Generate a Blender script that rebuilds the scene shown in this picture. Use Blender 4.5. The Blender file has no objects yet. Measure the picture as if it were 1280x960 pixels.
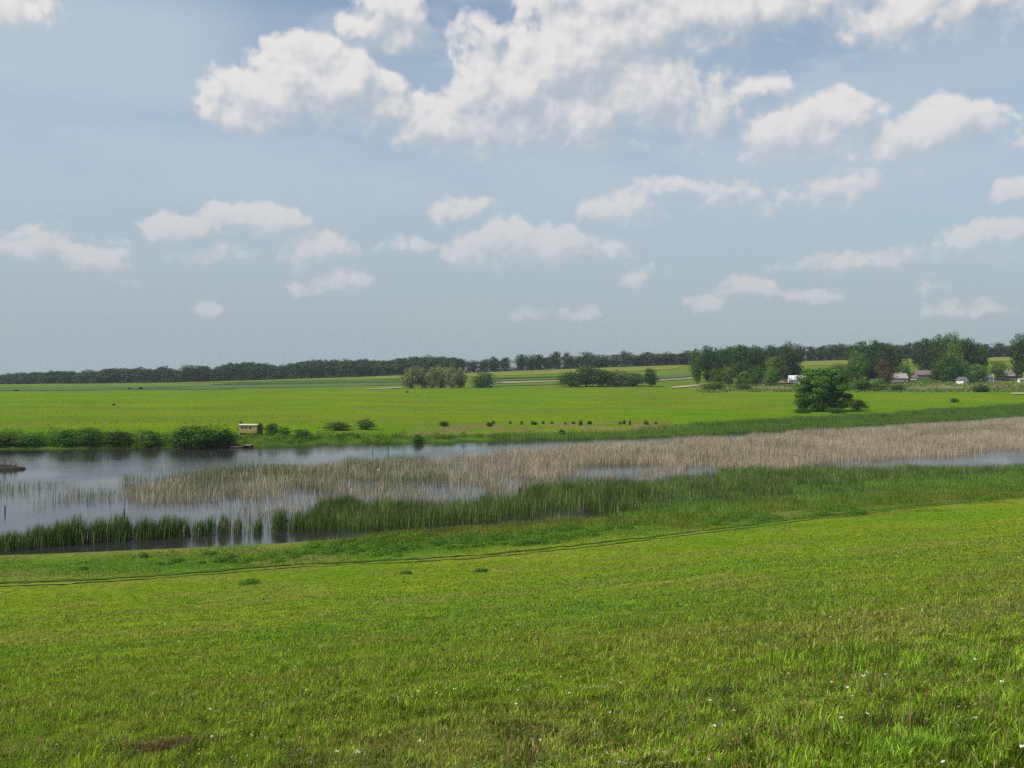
import bpy, bmesh, math
import numpy as np
from mathutils import Vector

# ------------------------------------------------------------------ camera, world, sun, exposure
SC = bpy.context.scene
COL = SC.collection
F, CX, CY, HOR = 1173.0, 640.0, 480.0, 465.0      # focal length in px, picture centre, true horizon row
CAM_Z = 18.0
PITCH = math.atan((CY - HOR) / F)

cd = bpy.data.cameras.new('camera'); cam = bpy.data.objects.new('camera', cd); COL.objects.link(cam)
cd.sensor_width = 36.0; cd.lens = 36.0 * F / 1280.0
cd.clip_start = 0.1; cd.clip_end = 20000.0
cam.location = (0, 0, CAM_Z); cam.rotation_euler = (math.radians(90) - PITCH, 0, 0)
SC.camera = cam

SUN_DIR = Vector((-0.80, -0.34, 0.98)).normalized()      # towards the sun
SUN_EL = math.asin(SUN_DIR.z); SUN_ROT = math.atan2(SUN_DIR.x, SUN_DIR.y)
SKY_STRENGTH = 0.10
SUN_STRENGTH = 3.6
EXPOSURE = 0.30
HAZE_DENSITY = 0.000085

sd = bpy.data.lights.new('sun', 'SUN'); sun = bpy.data.objects.new('sun', sd); COL.objects.link(sun)
sd.energy = SUN_STRENGTH; sd.angle = math.radians(0.5); sd.color = (1.0, 0.945, 0.86)
sun.location = (-200, -80, 300)
sun.rotation_euler = SUN_DIR.to_track_quat('Z', 'Y').to_euler()

vs = SC.view_settings
vs.view_transform = 'Standard'; vs.look = 'None'; vs.exposure = EXPOSURE; vs.gamma = 1.0; vs.use_curve_mapping = False
SC.cycles.use_denoising = False; SC.cycles.filter_width = 1.4
SC.cycles.max_bounces = 6; SC.cycles.diffuse_bounces = 2; SC.cycles.glossy_bounces = 2
SC.cycles.transmission_bounces = 3; SC.cycles.volume_bounces = 0; SC.cycles.transparent_max_bounces = 8


class NT:
    """small helper for building node trees"""
    def __init__(self, tree):
        self.t = tree; self.n = tree.nodes; self.l = tree.links
    def node(self, typ, **kw):
        nd = self.n.new(typ)
        for k, v in kw.items(): setattr(nd, k, v)
        return nd
    def put(self, sock, v):
        if isinstance(v, bpy.types.NodeSocket): self.l.new(v, sock)
        elif v is not None: sock.default_value = v
    def math(self, op, a, b=None, c=None, clamp=False):
        nd = self.node('ShaderNodeMath', operation=op, use_clamp=clamp)
        for i, v in enumerate((a, b, c)):
            if v is not None: self.put(nd.inputs[i], v)
        return nd.outputs[0]
    def vmath(self, op, a, b=None, c=None):
        nd = self.node('ShaderNodeVectorMath', operation=op)
        for i, v in enumerate((a, b, c)):
            if v is not None: self.put(nd.inputs[i], v)
        return nd.outputs['Value'] if op in ('DOT_PRODUCT', 'LENGTH') else nd.outputs[0]
    def noise(self, vec, scale, detail=2.0, rough=0.5, dist=0.0, col=False):
        nd = self.node('ShaderNodeTexNoise'); self.put(nd.inputs['Vector'], vec)
        nd.inputs['Scale'].default_value = scale; nd.inputs['Detail'].default_value = detail
        nd.inputs['Roughness'].default_value = rough; nd.inputs['Distortion'].default_value = dist
        return nd.outputs['Color'] if col else nd.outputs[0]
    def remap(self, v, a, b, c=0.0, d=1.0, smooth=True):
        nd = self.node('ShaderNodeMapRange', interpolation_type='SMOOTHSTEP' if smooth else 'LINEAR')
        for i, x in enumerate((v, a, b, c, d)): self.put(nd.inputs[i], x)
        return nd.outputs[0]
    def mix(self, fac, a, b, mode='MIX'):
        nd = self.node('ShaderNodeMix', data_type='RGBA', blend_type=mode)
        self.put(nd.inputs[0], fac)
        for s, v in ((nd.inputs[6], a), (nd.inputs[7], b)):
            self.put(s, (v[0], v[1], v[2], 1.0) if isinstance(v, tuple) and len(v) == 3 else v)
        return nd.outputs[2]


def pix_azel(px, py):
    x, y = (px - CX) / F, (CY - py) / F
    d = Vector((x, math.cos(PITCH) + y * math.sin(PITCH), -math.sin(PITCH) + y * math.cos(PITCH))).normalized()
    return math.atan2(d.x, d.y) * 10, math.asin(d.z) * 10


# cumulus: (pixel x, y, radius x, radius y, weight) in degrees of the photograph, turned into sky directions
CLOUDS = [
    (400, 106, 100, 50, 1.3), (325, 122, 78, 40, 1.0), (470, 122, 70, 36, 1.0), (435, 138, 90, 30, .8),
    (488, 22, 56, 42, 1.0), (452, 36, 34, 22, .7), (600, 52, 46, 34, .55),
    (640, 112, 95, 60, 1.4), (560, 150, 90, 36, 1.1), (720, 75, 110, 66, 1.5), (700, 138, 130, 62, 1.3), (790, 110, 120, 70, 1.1),
    (590, 175, 90, 26, .6), (830, 20, 170, 60, 1.0), (880, 130, 80, 50, .65), (900, 160, 70, 26, .6), (960, 110, 30, 24, .45), (700, 5, 70, 30, .8),
    (980, 0, 150, 40, .9), (1160, 8, 160, 42, .8),
    (1015, 160, 78, 44, 1.1), (955, 168, 50, 26, .6), (1000, 190, 70, 22, .7), (1172, 168, 66, 38, 1.0), (1110, 180, 66, 30, .75), (1215, 160, 46, 28, .6), (1200, 190, 80, 18, .5),
    (215, 280, 46, 24, .9), (315, 275, 76, 26, .85), (270, 312, 52, 18, .6), (395, 308, 62, 30, .95), (120, 333, 46, 22, .9),
    (30, 312, 90, 24, .5), (418, 354, 60, 18, .75), (580, 260, 40, 20, .65), (655, 305, 100, 32, 1.0), (610, 320, 66, 22, .8), (735, 305, 60, 22, .75),
    (790, 256, 76, 26, .5), (830, 240, 36, 20, .5), (1060, 240, 60, 26, .5), (920, 245, 90, 24, .3), (805, 345, 30, 18, .6), (1065, 326, 76, 18, .55),
    (1232, 294, 50, 22, .7), (1190, 315, 60, 18, .4), (1280, 240, 24, 18, .7), (935, 364, 40, 13, .5), (1000, 371, 56, 13, .5), (890, 383, 36, 12, .45),
    (1165, 350, 28, 15, .45), (1200, 378, 44, 11, .4), (515, 305, 34, 15, .45), (255, 383, 26, 12, .35), (700, 397, 60, 10, .3), (15, 5, 60, 30, .6),
]


def build_world():
    w = bpy.data.worlds.new('World'); SC.world = w; w.use_nodes = True
    t = NT(w.node_tree); t.n.clear()
    # group: how much cumulus there is at a sky direction
    g = bpy.data.node_groups.new('cumulus', 'ShaderNodeTree')
    g.interface.new_socket('Direction', in_out='INPUT', socket_type='NodeSocketVector')
    g.interface.new_socket('Amount', in_out='OUTPUT', socket_type='NodeSocketFloat')
    g.interface.new_socket('Body', in_out='OUTPUT', socket_type='NodeSocketFloat')
    q = NT(g)
    gi = q.node('NodeGroupInput'); go = q.node('NodeGroupOutput'); p = gi.outputs[0]
    wc = q.noise(p, 1.5, 3.0, 0.55, col=True)
    p2 = q.vmath('MULTIPLY_ADD', q.vmath('SUBTRACT', wc, (0.5, 0.5, 0.5)), (0.75, 0.50, 0.0), p)
    acc = None
    for (px, py, rx, ry, wt) in CLOUDS:
        a, e = pix_azel(px, py); irx, iry = F / (rx * 10) , F / (ry * 10)
        v = q.vmath('MULTIPLY_ADD', p2, (irx, iry, 0.0), (-a * irx, -e * iry, 0.0))
        d2 = q.vmath('DOT_PRODUCT', v, v)
        f = q.math('MULTIPLY_ADD', d2, -wt, wt)
        acc = f if acc is None else q.math('SMOOTH_MAX', acc, f, 0.25)
    acc = q.math('MAXIMUM', acc, -1.0)
    fb = q.noise(p, 2.7, 7.0, 0.56)
    wf = q.noise(p, 3.2, 4.0, 0.6, col=True)
    vo = q.node('ShaderNodeTexVoronoi', voronoi_dimensions='2D', feature='F1'); vo.inputs['Scale'].default_value = 3.4; vo.inputs['Detail'].default_value = 2.0; vo.inputs['Roughness'].default_value = .55
    q.put(vo.inputs['Vector'], q.vmath('MULTIPLY_ADD', q.vmath('SUBTRACT', wf, (.5, .5, .5)), (.35, .35, 0.0), p2))
    dens = q.math('MULTIPLY_ADD', q.math('SUBTRACT', fb, 0.5), 1.35, acc)
    dens = q.math('MULTIPLY_ADD', q.math('SUBTRACT', 0.56, vo.outputs['Distance']), 0.42, dens)
    soft = q.math('MULTIPLY_ADD', q.math('SUBTRACT', q.noise(p, 2.7, 2.5, 0.5), 0.5), 1.8, acc)
    soft = q.math('MULTIPLY_ADD', q.math('SUBTRACT', 0.56, vo.outputs['Distance']), 0.22, soft)
    q.l.new(dens, go.inputs[0]); q.l.new(soft, go.inputs[1])

    tc = t.node('ShaderNodeTexCoord'); sep = t.node('ShaderNodeSeparateXYZ'); t.l.new(tc.outputs['Generated'], sep.inputs[0])
    az = t.math('MULTIPLY', t.math('ARCTAN2', sep.outputs[0], sep.outputs[1]), 10.0)
    el = t.math('MULTIPLY', t.math('ARCSINE', sep.outputs[2]), 10.0)
    cmb = t.node('ShaderNodeCombineXYZ'); t.l.new(az, cmb.inputs[0]); t.l.new(el, cmb.inputs[1])
    P = cmb.outputs[0]

    def cum(v):
        n = t.node('ShaderNodeGroup'); n.node_tree = g; t.put(n.inputs[0], v); return n.outputs
    c0 = cum(P); c1 = cum(t.vmath('ADD', P, (-0.04, 0.06, 0.0))); c2 = cum(t.vmath('ADD', P, (-0.10, 0.17, 0.0)))
    d0 = c0[0]
    lit = t.remap(t.math('SUBTRACT', c0[1], c1[1]), -0.20, 0.24)
    wide = t.remap(t.math('SUBTRACT', c0[1], c2[1]), -0.55, 0.60)
    alpha = t.remap(d0, -0.22, t.math('MULTIPLY_ADD', wide, -0.55, 0.92))
    alpha = t.math('MULTIPLY', alpha, t.math('MULTIPLY_ADD', wide, .22, .76))
    shade = t.math('MULTIPLY_ADD', lit, 0.22, t.math('MULTIPLY_ADD', wide, 0.66, 0.12))
    ccol = t.mix(shade, (0.365, 0.410, 0.450), (0.675, 0.650, 0.640))
    # nearer the horizon clouds are dimmed by the air in front of them
    low = t.remap(el, 0.4, 3.4)
    alpha = t.math('MULTIPLY', alpha, t.math('MULTIPLY_ADD', low, 0.40, 0.55))
    ccol = t.mix(low, t.mix(0.45, ccol, (0.40, 0.425, 0.45)), ccol)
    # thin high veil in long streaks
    sv = t.vmath('MULTIPLY', P, (0.55, 1.6, 1.0))
    veil = t.noise(sv, 0.75, 5.0, 0.55, 0.4)
    top = t.remap(el, 0.8, 2.6)
    veil = t.math('MULTIPLY', t.remap(veil, 0.36, 0.66), t.math('MULTIPLY', top, 0.75))
    left = t.remap(az, -1.5, -3.6)
    veil = t.math('MAXIMUM', veil, t.math('MULTIPLY', t.math('MULTIPLY', left, t.remap(el, 2.0, 2.8)), t.math('MULTIPLY', t.remap(el, 4.1, 3.3), 0.85)))
    veil = t.math('MAXIMUM', veil, t.math('MULTIPLY', t.math('MULTIPLY_ADD', t.remap(t.noise(sv, .5, 3.0, .5), .3, .7), .40, .38), t.remap(el, 2.7, 4.0, 1.0, .35)))
    veil = t.math('MAXIMUM', veil, t.math('MULTIPLY', t.math('MULTIPLY', t.remap(el, 1.0, 1.8), t.remap(el, 3.0, 2.1)), t.remap(t.noise(sv, .9, 4.0, .55), .25, .6, .45, .85)))
    sky = t.node('ShaderNodeTexSky', sky_type='NISHITA', sun_disc=False)
    sky.sun_elevation = SUN_EL; sky.sun_rotation = SUN_ROT
    sky.air_density = 1.1; sky.dust_density = 1.2; sky.ozone_density = 1.0; sky.altitude = 200
    bs = t.node('ShaderNodeBackground'); t.l.new(sky.outputs[0], bs.inputs[0]); bs.inputs[1].default_value = SKY_STRENGTH
    bv = t.node('ShaderNodeBackground'); bv.inputs[0].default_value = (0.405, 0.470, 0.530, 1); bv.inputs[1].default_value = 1.0
    bc = t.node('ShaderNodeBackground'); t.l.new(ccol, bc.inputs[0]); bc.inputs[1].default_value = 1.0
    bh = t.node('ShaderNodeBackground'); bh.inputs[0].default_value = (0.296, 0.352, 0.388, 1)
    m1 = t.node('ShaderNodeMixShader'); t.l.new(veil, m1.inputs[0]); t.l.new(bs.outputs[0], m1.inputs[1]); t.l.new(bv.outputs[0], m1.inputs[2])
    mh = t.node('ShaderNodeMixShader'); t.l.new(t.remap(el, 2.6, -.2, 0.0, .92), mh.inputs[0]); t.l.new(m1.outputs[0], mh.inputs[1]); t.l.new(bh.outputs[0], mh.inputs[2])
    m2 = t.node('ShaderNodeMixShader'); t.l.new(alpha, m2.inputs[0]); t.l.new(mh.outputs[0], m2.inputs[1]); t.l.new(bc.outputs[0], m2.inputs[2])
    out = t.node('ShaderNodeOutputWorld'); t.l.new(m2.outputs[0], out.inputs['Surface'])
    w.cycles.sampling_method = 'MANUAL'; w.cycles.sample_map_resolution = 512


build_world()

# ------------------------------------------------------------------ helpers
RNG = np.random.default_rng(11)


def lattice(seed):
    r = np.random.default_rng(seed).random((256, 256))
    def f(x, y):
        xi, yi = np.floor(x).astype(int), np.floor(y).astype(int)
        u, v = x - xi, y - yi
        u, v = u * u * (3 - 2 * u), v * v * (3 - 2 * v)
        a, b, c, d = r[xi % 256, yi % 256], r[(xi + 1) % 256, yi % 256], r[xi % 256, (yi + 1) % 256], r[(xi + 1) % 256, (yi + 1) % 256]
        return (a * (1 - u) + b * u) * (1 - v) + (c * (1 - u) + d * u) * v
    return f


_L = lattice(5)


def fbm(x, y, oct=4):
    s, a, t = 0, 0.5, 0
    for i in range(oct):
        s = s + a * _L(x * 2 ** i + 17.3 * i, y * 2 ** i - 9.1 * i); t += a; a *= 0.5
    return s / t


# ---- terrain: water level is z = 0
_SX = np.array([-900, -400, -200, -50, -25, 0, 40, 83, 160, 300, 900.0])
_SY = np.array([40, 62, 78, 92, 98, 110, 131, 153, 190, 250, 480.0])
_FX = np.array([-900, -400, -119, -64, -47, -16, 0, 35, 90, 210, 400, 900.0])
_FY = np.array([190, 205, 217.5, 222, 232, 240, 246, 257, 293, 384, 510, 800.0])
_xs = np.linspace(-900, 900, 3601)


def _smooth(a, n):
    k = np.hanning(n + 2)[1:-1]; k /= k.sum()
    return np.convolve(np.pad(a, n // 2, mode='edge'), k, mode='valid')[:len(a)]


_near = _smooth(np.interp(_xs, _SX, _SY), 41)
_far = _smooth(np.interp(_xs, _FX, _FY), 31)
_ps = np.linspace(-40, 260, 3001)
_prof = _smooth(np.interp(_ps, [-40, -3, 0, 2, 10, 18, 26, 40, 60, 80, 101, 130, 260], [-1.2, -.8, -.02, .35, .85, 1.35, 2.0, 3.7, 7.2, 11.4, 16.35, 23, 50]), 41)
_ty = np.array([180, 235, 450, 620, 780, 1100, 1500, 2600.0])
_bx = (np.array([-300, 0, 220, 400, 580, 700, 860, 1000, 1280, 1600]) - CX) / F


def _zrow(ys, Y): return 18.0 - (np.array(ys) - HOR) / F * Y


_tz = np.stack([np.full(10, 1.0), np.full(10, 1.1), np.full(10, 2.4),
                _zrow([489, 489, 489, 488, 488, 488, 488.5, 488, 486, 484], 620),
                _zrow([485, 485, 484.5, 484, 482, 480, 475, 471, 468.5, 466], 780),
                _zrow([481, 480, 478, 472, 466, 461, 455.5, 451, 445, 440], 1100),
                _zrow([481, 480, 478, 472, 466, 461, 455.5, 451, 445, 440], 1100) - 1.0,
                _zrow([481, 480, 478, 472, 466, 461, 455.5, 451, 445, 440], 1100) - 12.0])
_yl = np.linspace(180, 2600, 1211)
_bl = np.linspace(-1.0, 1.0, 201)
_tab = np.stack([np.interp(_bl, _bx, r) for r in _tz])
_tab = np.stack([np.interp(_yl, _ty, _tab[:, j]) for j in range(201)], 1)
_tab = np.apply_along_axis(lambda a: _smooth(a, 61), 0, _tab)
_tab = np.apply_along_axis(lambda a: _smooth(a, 15), 1, _tab)


def near_s(X, Y): return (np.interp(X, _xs, _near) - Y) * 0.92
def far_t(X, Y): return Y - np.interp(X, _xs, _far)


def hgt(X, Y):
    X, Y = np.asarray(X, float), np.asarray(Y, float)
    s = near_s(X, Y); zn = np.interp(s, _ps, _prof)
    zn = np.where(s > 0, zn + (fbm(X * .09, Y * .09, 3) - .5) * 0.5 * np.clip(s / 25, 0, 1) * np.clip((np.hypot(X, Y) - 4) / 20, 0, 1)
                  + (fbm(X * .9 + 5, Y * .9, 2) - .5) * 0.16 * np.clip(s / 10, 0, 1), zn)
    t = far_t(X, Y)
    Yc = np.clip(Y, 180, 2599.9); b = np.clip(X / np.maximum(Yc, 1), -.999, .999)
    fi, fj = (Yc - 180) / 2420 * 1210, (b + 1) * 100
    i, j = fi.astype(int), fj.astype(int); u, v = fi - i, fj - j
    i2, j2 = np.minimum(i + 1, 1210), np.minimum(j + 1, 200)
    zf = (_tab[i, j] * (1 - u) + _tab[i2, j] * u) * (1 - v) + (_tab[i, j2] * (1 - u) + _tab[i2, j2] * u) * v
    bank = np.interp(t, [-30, -3, 0, 1.5, 7], [-1.0, -.8, -.02, .45, 1.0])
    zf = np.where(t < 7, np.minimum(bank, zf), zf + (fbm(X * .03, Y * .03, 3) - .5) * .5 * np.clip((t - 7) / 40, 0, 1))
    return np.where(Y < (np.interp(X, _xs, _near) + np.interp(X, _xs, _far)) / 2, zn, zf)


def h1(x, y): return float(hgt(np.array([x]), np.array([y]))[0])


_ds = np.geomspace(2.0, 2500, 6000)


def ground_at(px, py, lift=0.0):
    """where the sight line through a place in the photograph meets the terrain or the water"""
    x, y = (px - CX) / F, (CY - py) / F
    dy = math.cos(PITCH) + y * math.sin(PITCH); dz = -math.sin(PITCH) + y * math.cos(PITCH)
    X, Y, Z = x * _ds, dy * _ds, CAM_Z + dz * _ds
    g = np.maximum(hgt(X, Y), 0.0) + lift
    k = np.argmax(Z < g)
    if k == 0: k = len(_ds) - 1
    return float(X[k]), float(Y[k]), float(g[k])


def at_dist(px, Y):
    X = (px - CX) / F * Y
    return X, Y, h1(X, Y)


def z_of(py, Y): return CAM_Z + Y * (HOR - py) / F


# ---- mesh building
def new_mesh(name, V, quads=None, tris=None, tint=None, smooth=False):
    me = bpy.data.meshes.new(name)
    V = np.asarray(V, np.float32)
    nq = 0 if quads is None else len(quads); nt = 0 if tris is None else len(tris)
    me.vertices.add(len(V)); me.vertices.foreach_set('co', V.ravel())
    loops = np.concatenate([np.asarray(a, np.int32).ravel() for a in (quads, tris) if a is not None and len(a)])
    me.loops.add(len(loops)); me.loops.foreach_set('vertex_index', loops)
    me.polygons.add(nq + nt)
    st = np.concatenate([np.arange(nq) * 4, nq * 4 + np.arange(nt) * 3]).astype(np.int32)
    me.polygons.foreach_set('loop_start', st)
    if smooth: me.polygons.foreach_set('use_smooth', np.ones(nq + nt, bool))
    if tint is not None:
        at = me.attributes.new('tint', 'FLOAT_COLOR', 'POINT')
        c = np.ones((len(V), 4), np.float32); c[:, :3] = tint
        at.data.foreach_set('color', c.ravel())
    me.update(calc_edges=True); me.validate()
    return me


def link(name, me, mat=None, parent=None, loc=None):
    o = bpy.data.objects.new(name, me); COL.objects.link(o)
    if mat is not None:
        if len(me.materials) == 0: me.materials.append(mat)
    if parent is not None: o.parent = parent
    if loc is not None: o.location = loc
    return o


def tag(o, label=None, cat=None, group=None, kind=None):
    if label: o['label'] = label
    if cat: o['category'] = cat
    if group: o['group'] = group
    if kind: o['kind'] = kind
    return o


def empty(name, loc, rz=0.0, scale=(1, 1, 1)):
    o = bpy.data.objects.new(name, None); COL.objects.link(o)
    o.location = loc; o.rotation_euler = (0, 0, rz); o.scale = scale; o.empty_display_size = 0.3
    return o


class MB:
    """collects boxes, prisms and tubes in one mesh"""
    def __init__(self): self.v, self.f = [], []
    def add(self, vs, fs):
        k = len(self.v); self.v += [tuple(p) for p in vs]; self.f += [tuple(i + k for i in f) for f in fs]; return self
    def box(self, a, b):
        (x0, y0, z0), (x1, y1, z1) = a, b
        return self.add([(x0, y0, z0), (x1, y0, z0), (x1, y1, z0), (x0, y1, z0), (x0, y0, z1), (x1, y0, z1), (x1, y1, z1), (x0, y1, z1)],
                        [(3, 2, 1, 0), (4, 5, 6, 7), (0, 1, 5, 4), (1, 2, 6, 5), (2, 3, 7, 6), (3, 0, 4, 7)])
    def tube(self, pts, rad, n=8, cap=True):
        pts = [Vector(p) for p in pts]; k = len(self.v); fs = []; vs = []
        for i, p in enumerate(pts):
            d = (pts[min(i + 1, len(pts) - 1)] - pts[max(i - 1, 0)]).normalized()
            a = d.orthogonal().normalized() if abs(d.z) < .98 else Vector((1, 0, 0)); a = (a - d * a.dot(d)).normalized(); b = d.cross(a)
            for j in range(n):
                w = 2 * math.pi * j / n; vs.append(p + (a * math.cos(w) + b * math.sin(w)) * rad[i])
        for i in range(len(pts) - 1):
            for j in range(n): fs.append((i * n + j, i * n + (j + 1) % n, (i + 1) * n + (j + 1) % n, (i + 1) * n + j))
        if cap: fs += [tuple(range(n))[::-1], tuple(range((len(pts) - 1) * n, len(pts) * n))]
        return self.add(vs, fs)
    def build(self, name, mat, parent=None, bevel=0.0, smooth=False):
        me = bpy.data.meshes.new(name); me.from_pydata(self.v, [], self.f); me.update()
        bm = bmesh.new(); bm.from_mesh(me); bmesh.ops.recalc_face_normals(bm, faces=bm.faces)
        if bevel: bmesh.ops.bevel(bm, geom=list(bm.edges), offset=bevel, segments=1, affect='EDGES')
        bm.to_mesh(me); bm.free()
        if smooth: me.polygons.foreach_set('use_smooth', np.ones(len(me.polygons), bool))
        return link(name, me, mat, parent)


def copy_tree(o, parent=None, only=None):
    c = o.copy(); COL.objects.link(c)
    if parent is not None: c.parent = parent
    for ch in list(o.children): copy_tree(ch, c)
    return c


# ---- materials
def mat_base(name):
    m = bpy.data.materials.new(name); m.use_nodes = True
    t = NT(m.node_tree); t.n.clear()
    return m, t, t.node('ShaderNodeOutputMaterial')


def plain(name, col, rough=0.8, var=0.25, scale=3.0, bump=0.0, metal=0.0, spec=0.3):
    m, t, out = mat_base(name)
    tc = t.node('ShaderNodeTexCoord'); n = t.noise(tc.outputs['Object'], scale, 5.0, .6)
    c = t.mix(t.remap(n, .3, .7), tuple(x * (1 - var) for x in col), tuple(min(1, x * (1 + var)) for x in col))
    p = t.node('ShaderNodeBsdfPrincipled'); t.l.new(c, p.inputs['Base Color'])
    p.inputs['Roughness'].default_value = rough; p.inputs['Metallic'].default_value = metal; p.inputs['Specular IOR Level'].default_value = spec
    if bump:
        b = t.node('ShaderNodeBump'); b.inputs['Strength'].default_value = bump; t.l.new(n, b.inputs['Height']); t.l.new(b.outputs[0], p.inputs['Normal'])
    t.l.new(p.outputs[0], out.inputs[0]); return m


def boards(name, col, axis='X', pitch=0.25, var=0.3):
    """painted or bare planks: joint lines across one axis, weathering along the grain"""
    m, t, out = mat_base(name)
    tc = t.node('ShaderNodeTexCoord'); sp = t.node('ShaderNodeSeparateXYZ'); t.l.new(tc.outputs['Object'], sp.inputs[0])
    fr = t.math('FRACT', t.math('DIVIDE', sp.outputs[axis], pitch))
    gap = t.math('LESS_THAN', fr, 0.08)
    n = t.noise(tc.outputs['Object'], 2.0, 5.0, .65)
    c = t.mix(t.remap(n, .25, .75), tuple(x * (1 - var) for x in col), tuple(min(1, x * (1 + var)) for x in col))
    c = t.mix(gap, c, tuple(x * .35 for x in col))
    p = t.node('ShaderNodeBsdfPrincipled'); t.l.new(c, p.inputs['Base Color']); p.inputs['Roughness'].default_value = .8
    t.l.new(p.outputs[0], out.inputs[0]); return m


def leafy(name, col, trans=0.25, rough=0.6, gloss=0.04, vary=True):
    """leaves and blades: their own tint from the mesh, light passing through"""
    m, t, out = mat_base(name)
    at = t.node('ShaderNodeAttribute', attribute_name='tint')
    oi = t.node('ShaderNodeObjectInfo')
    c = t.mix(1.0, at.outputs['Color'], (col[0], col[1], col[2]), 'MULTIPLY')
    if vary:
        hs = t.node('ShaderNodeHueSaturation'); t.l.new(c, hs.inputs['Color'])
        t.put(hs.inputs['Hue'], t.math('MULTIPLY_ADD', oi.outputs['Random'], .036, .482))
        t.put(hs.inputs['Value'], t.math('MULTIPLY_ADD', t.math('FRACT', t.math('MULTIPLY', oi.outputs['Random'], 7.3)), .4, .8)); c = hs.outputs[0]
    d = t.node('ShaderNodeBsdfDiffuse'); t.l.new(c, d.inputs[0])
    tr = t.node('ShaderNodeBsdfTranslucent'); t.l.new(t.mix(1.0, c, (1.15, 1.2, .55), 'MULTIPLY'), tr.inputs[0])
    ms = t.node('ShaderNodeMixShader'); ms.inputs[0].default_value = trans; t.l.new(d.outputs[0], ms.inputs[1]); t.l.new(tr.outputs[0], ms.inputs[2])
    sh = ms.outputs[0]
    if gloss:
        g = t.node('ShaderNodeBsdfGlossy'); g.inputs['Roughness'].default_value = rough; g.inputs[0].default_value = (1, 1, 1, 1)
        m2 = t.node('ShaderNodeMixShader'); m2.inputs[0].default_value = gloss; t.l.new(sh, m2.inputs[1]); t.l.new(g.outputs[0], m2.inputs[2]); sh = m2.outputs[0]
    t.l.new(sh, out.inputs[0]); return m


def ground_mat(name='turf'):
    m, t, out = mat_base(name)
    at = t.node('ShaderNodeAttribute', attribute_name='tint')
    geo = t.node('ShaderNodeNewGeometry'); P = geo.outputs['Position']
    n1 = t.noise(P, 1.7, 6.0, .7); n2 = t.noise(P, .12, 5.0, .62); n3 = t.noise(t.vmath('MULTIPLY', P, (.7, 1.0, 1.0)), .03, 5.0, .6)
    c = t.mix(t.remap(n1, .32, .72), t.mix(1.0, at.outputs['Color'], (.62, .64, .6), 'MULTIPLY'), t.mix(1.0, at.outputs['Color'], (1.3, 1.28, 1.25), 'MULTIPLY'))
    c = t.mix(t.remap(n2, .35, .7), c, t.mix(1.0, c, (1.10, 1.02, .95), 'MULTIPLY'))
    c = t.mix(t.remap(n3, .38, .66), t.mix(1.0, c, (.88, .92, .90), 'MULTIPLY'), t.mix(1.0, c, (1.06, 1.03, 1.0), 'MULTIPLY'))
    p = t.node('ShaderNodeBsdfPrincipled'); t.l.new(c, p.inputs['Base Color']); p.inputs['Roughness'].default_value = .95; p.inputs['Specular IOR Level'].default_value = 0.0
    b = t.node('ShaderNodeBump'); b.inputs['Strength'].default_value = .8; b.inputs['Distance'].default_value = .25
    t.l.new(t.noise(P, 2.2, 5.0, .7), b.inputs['Height']); t.l.new(b.outputs[0], p.inputs['Normal'])
    t.l.new(p.outputs[0], out.inputs[0]); return m


def crop_mat(name, col, row=0.0, ang=0.0):
    m, t, out = mat_base(name)
    geo = t.node('ShaderNodeNewGeometry'); P = geo.outputs['Position']
    n = t.noise(t.vmath('MULTIPLY', P, (.25, 1.0, 1.0)), .05, 6.0, .65)
    c = t.mix(t.remap(n, .3, .7), tuple(x * .8 for x in col), tuple(x * 1.2 for x in col))
    n2 = t.noise(P, .8, 4.0, .7)
    c = t.mix(t.remap(n2, .35, .7), t.mix(1.0, c, (.8, .8, .8), 'MULTIPLY'), c)
    p = t.node('ShaderNodeBsdfPrincipled'); t.l.new(c, p.inputs['Base Color']); p.inputs['Roughness'].default_value = .95; p.inputs['Specular IOR Level'].default_value = 0.0
    t.l.new(p.outputs[0], out.inputs[0]); return m


def water_mat():
    m, t, out = mat_base('pond_water')
    geo = t.node('ShaderNodeNewGeometry'); P = geo.outputs['Position']
    p = t.node('ShaderNodeBsdfPrincipled'); p.inputs['Base Color'].default_value = (.022, .024, .020, 1)
    p.inputs['Roughness'].default_value = .10; p.inputs['IOR'].default_value = 1.333; p.inputs['Specular IOR Level'].default_value = .5
    n = t.noise(t.vmath('MULTIPLY', P, (.6, 1.3, 1.0)), 1.6, 4.0, .6); calm = t.remap(t.noise(P, .035, 3.0, .5), .38, .62, .12, 1.0)
    b = t.node('ShaderNodeBump'); b.inputs['Strength'].default_value = .6; b.inputs['Distance'].default_value = .06
    t.l.new(t.math('MULTIPLY', n, calm), b.inputs['Height']); t.l.new(b.outputs[0], p.inputs['Normal'])
    t.l.new(p.outputs[0], out.inputs[0]); return m


M = {
    'turf': ground_mat(),
    'grass': leafy('grass_blades', (1, 1, 1), .30, .55, .006, vary=False),
    'reed': leafy('reed_blades', (1, 1, 1), .22, .5, .012, vary=False),
    'leaf': leafy('broad_leaves', (1, 1, 1), .24, .6, .01),
    'wood_leaf': leafy('woodland_leaves', (1, 1, 1), .16, .6, .015, vary=False),
    'bark': plain('bark', (.10, .085, .065), .9, .35, 8.0, .4),
    'water': water_mat(),
    'petal': leafy('petals', (1, 1, 1), .2, .5, .02, vary=False),
}

# ------------------------------------------------------------------ ground
DRY = (.20, .155, .075)


def mixc(a, b, f):
    f = np.asarray(f)[:, None]; return np.asarray(a) * (1 - f) + np.asarray(b) * f


def sstep(a, b, x): t = np.clip((x - a) / (b - a), 0, 1); return t * t * (3 - 2 * t)


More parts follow.
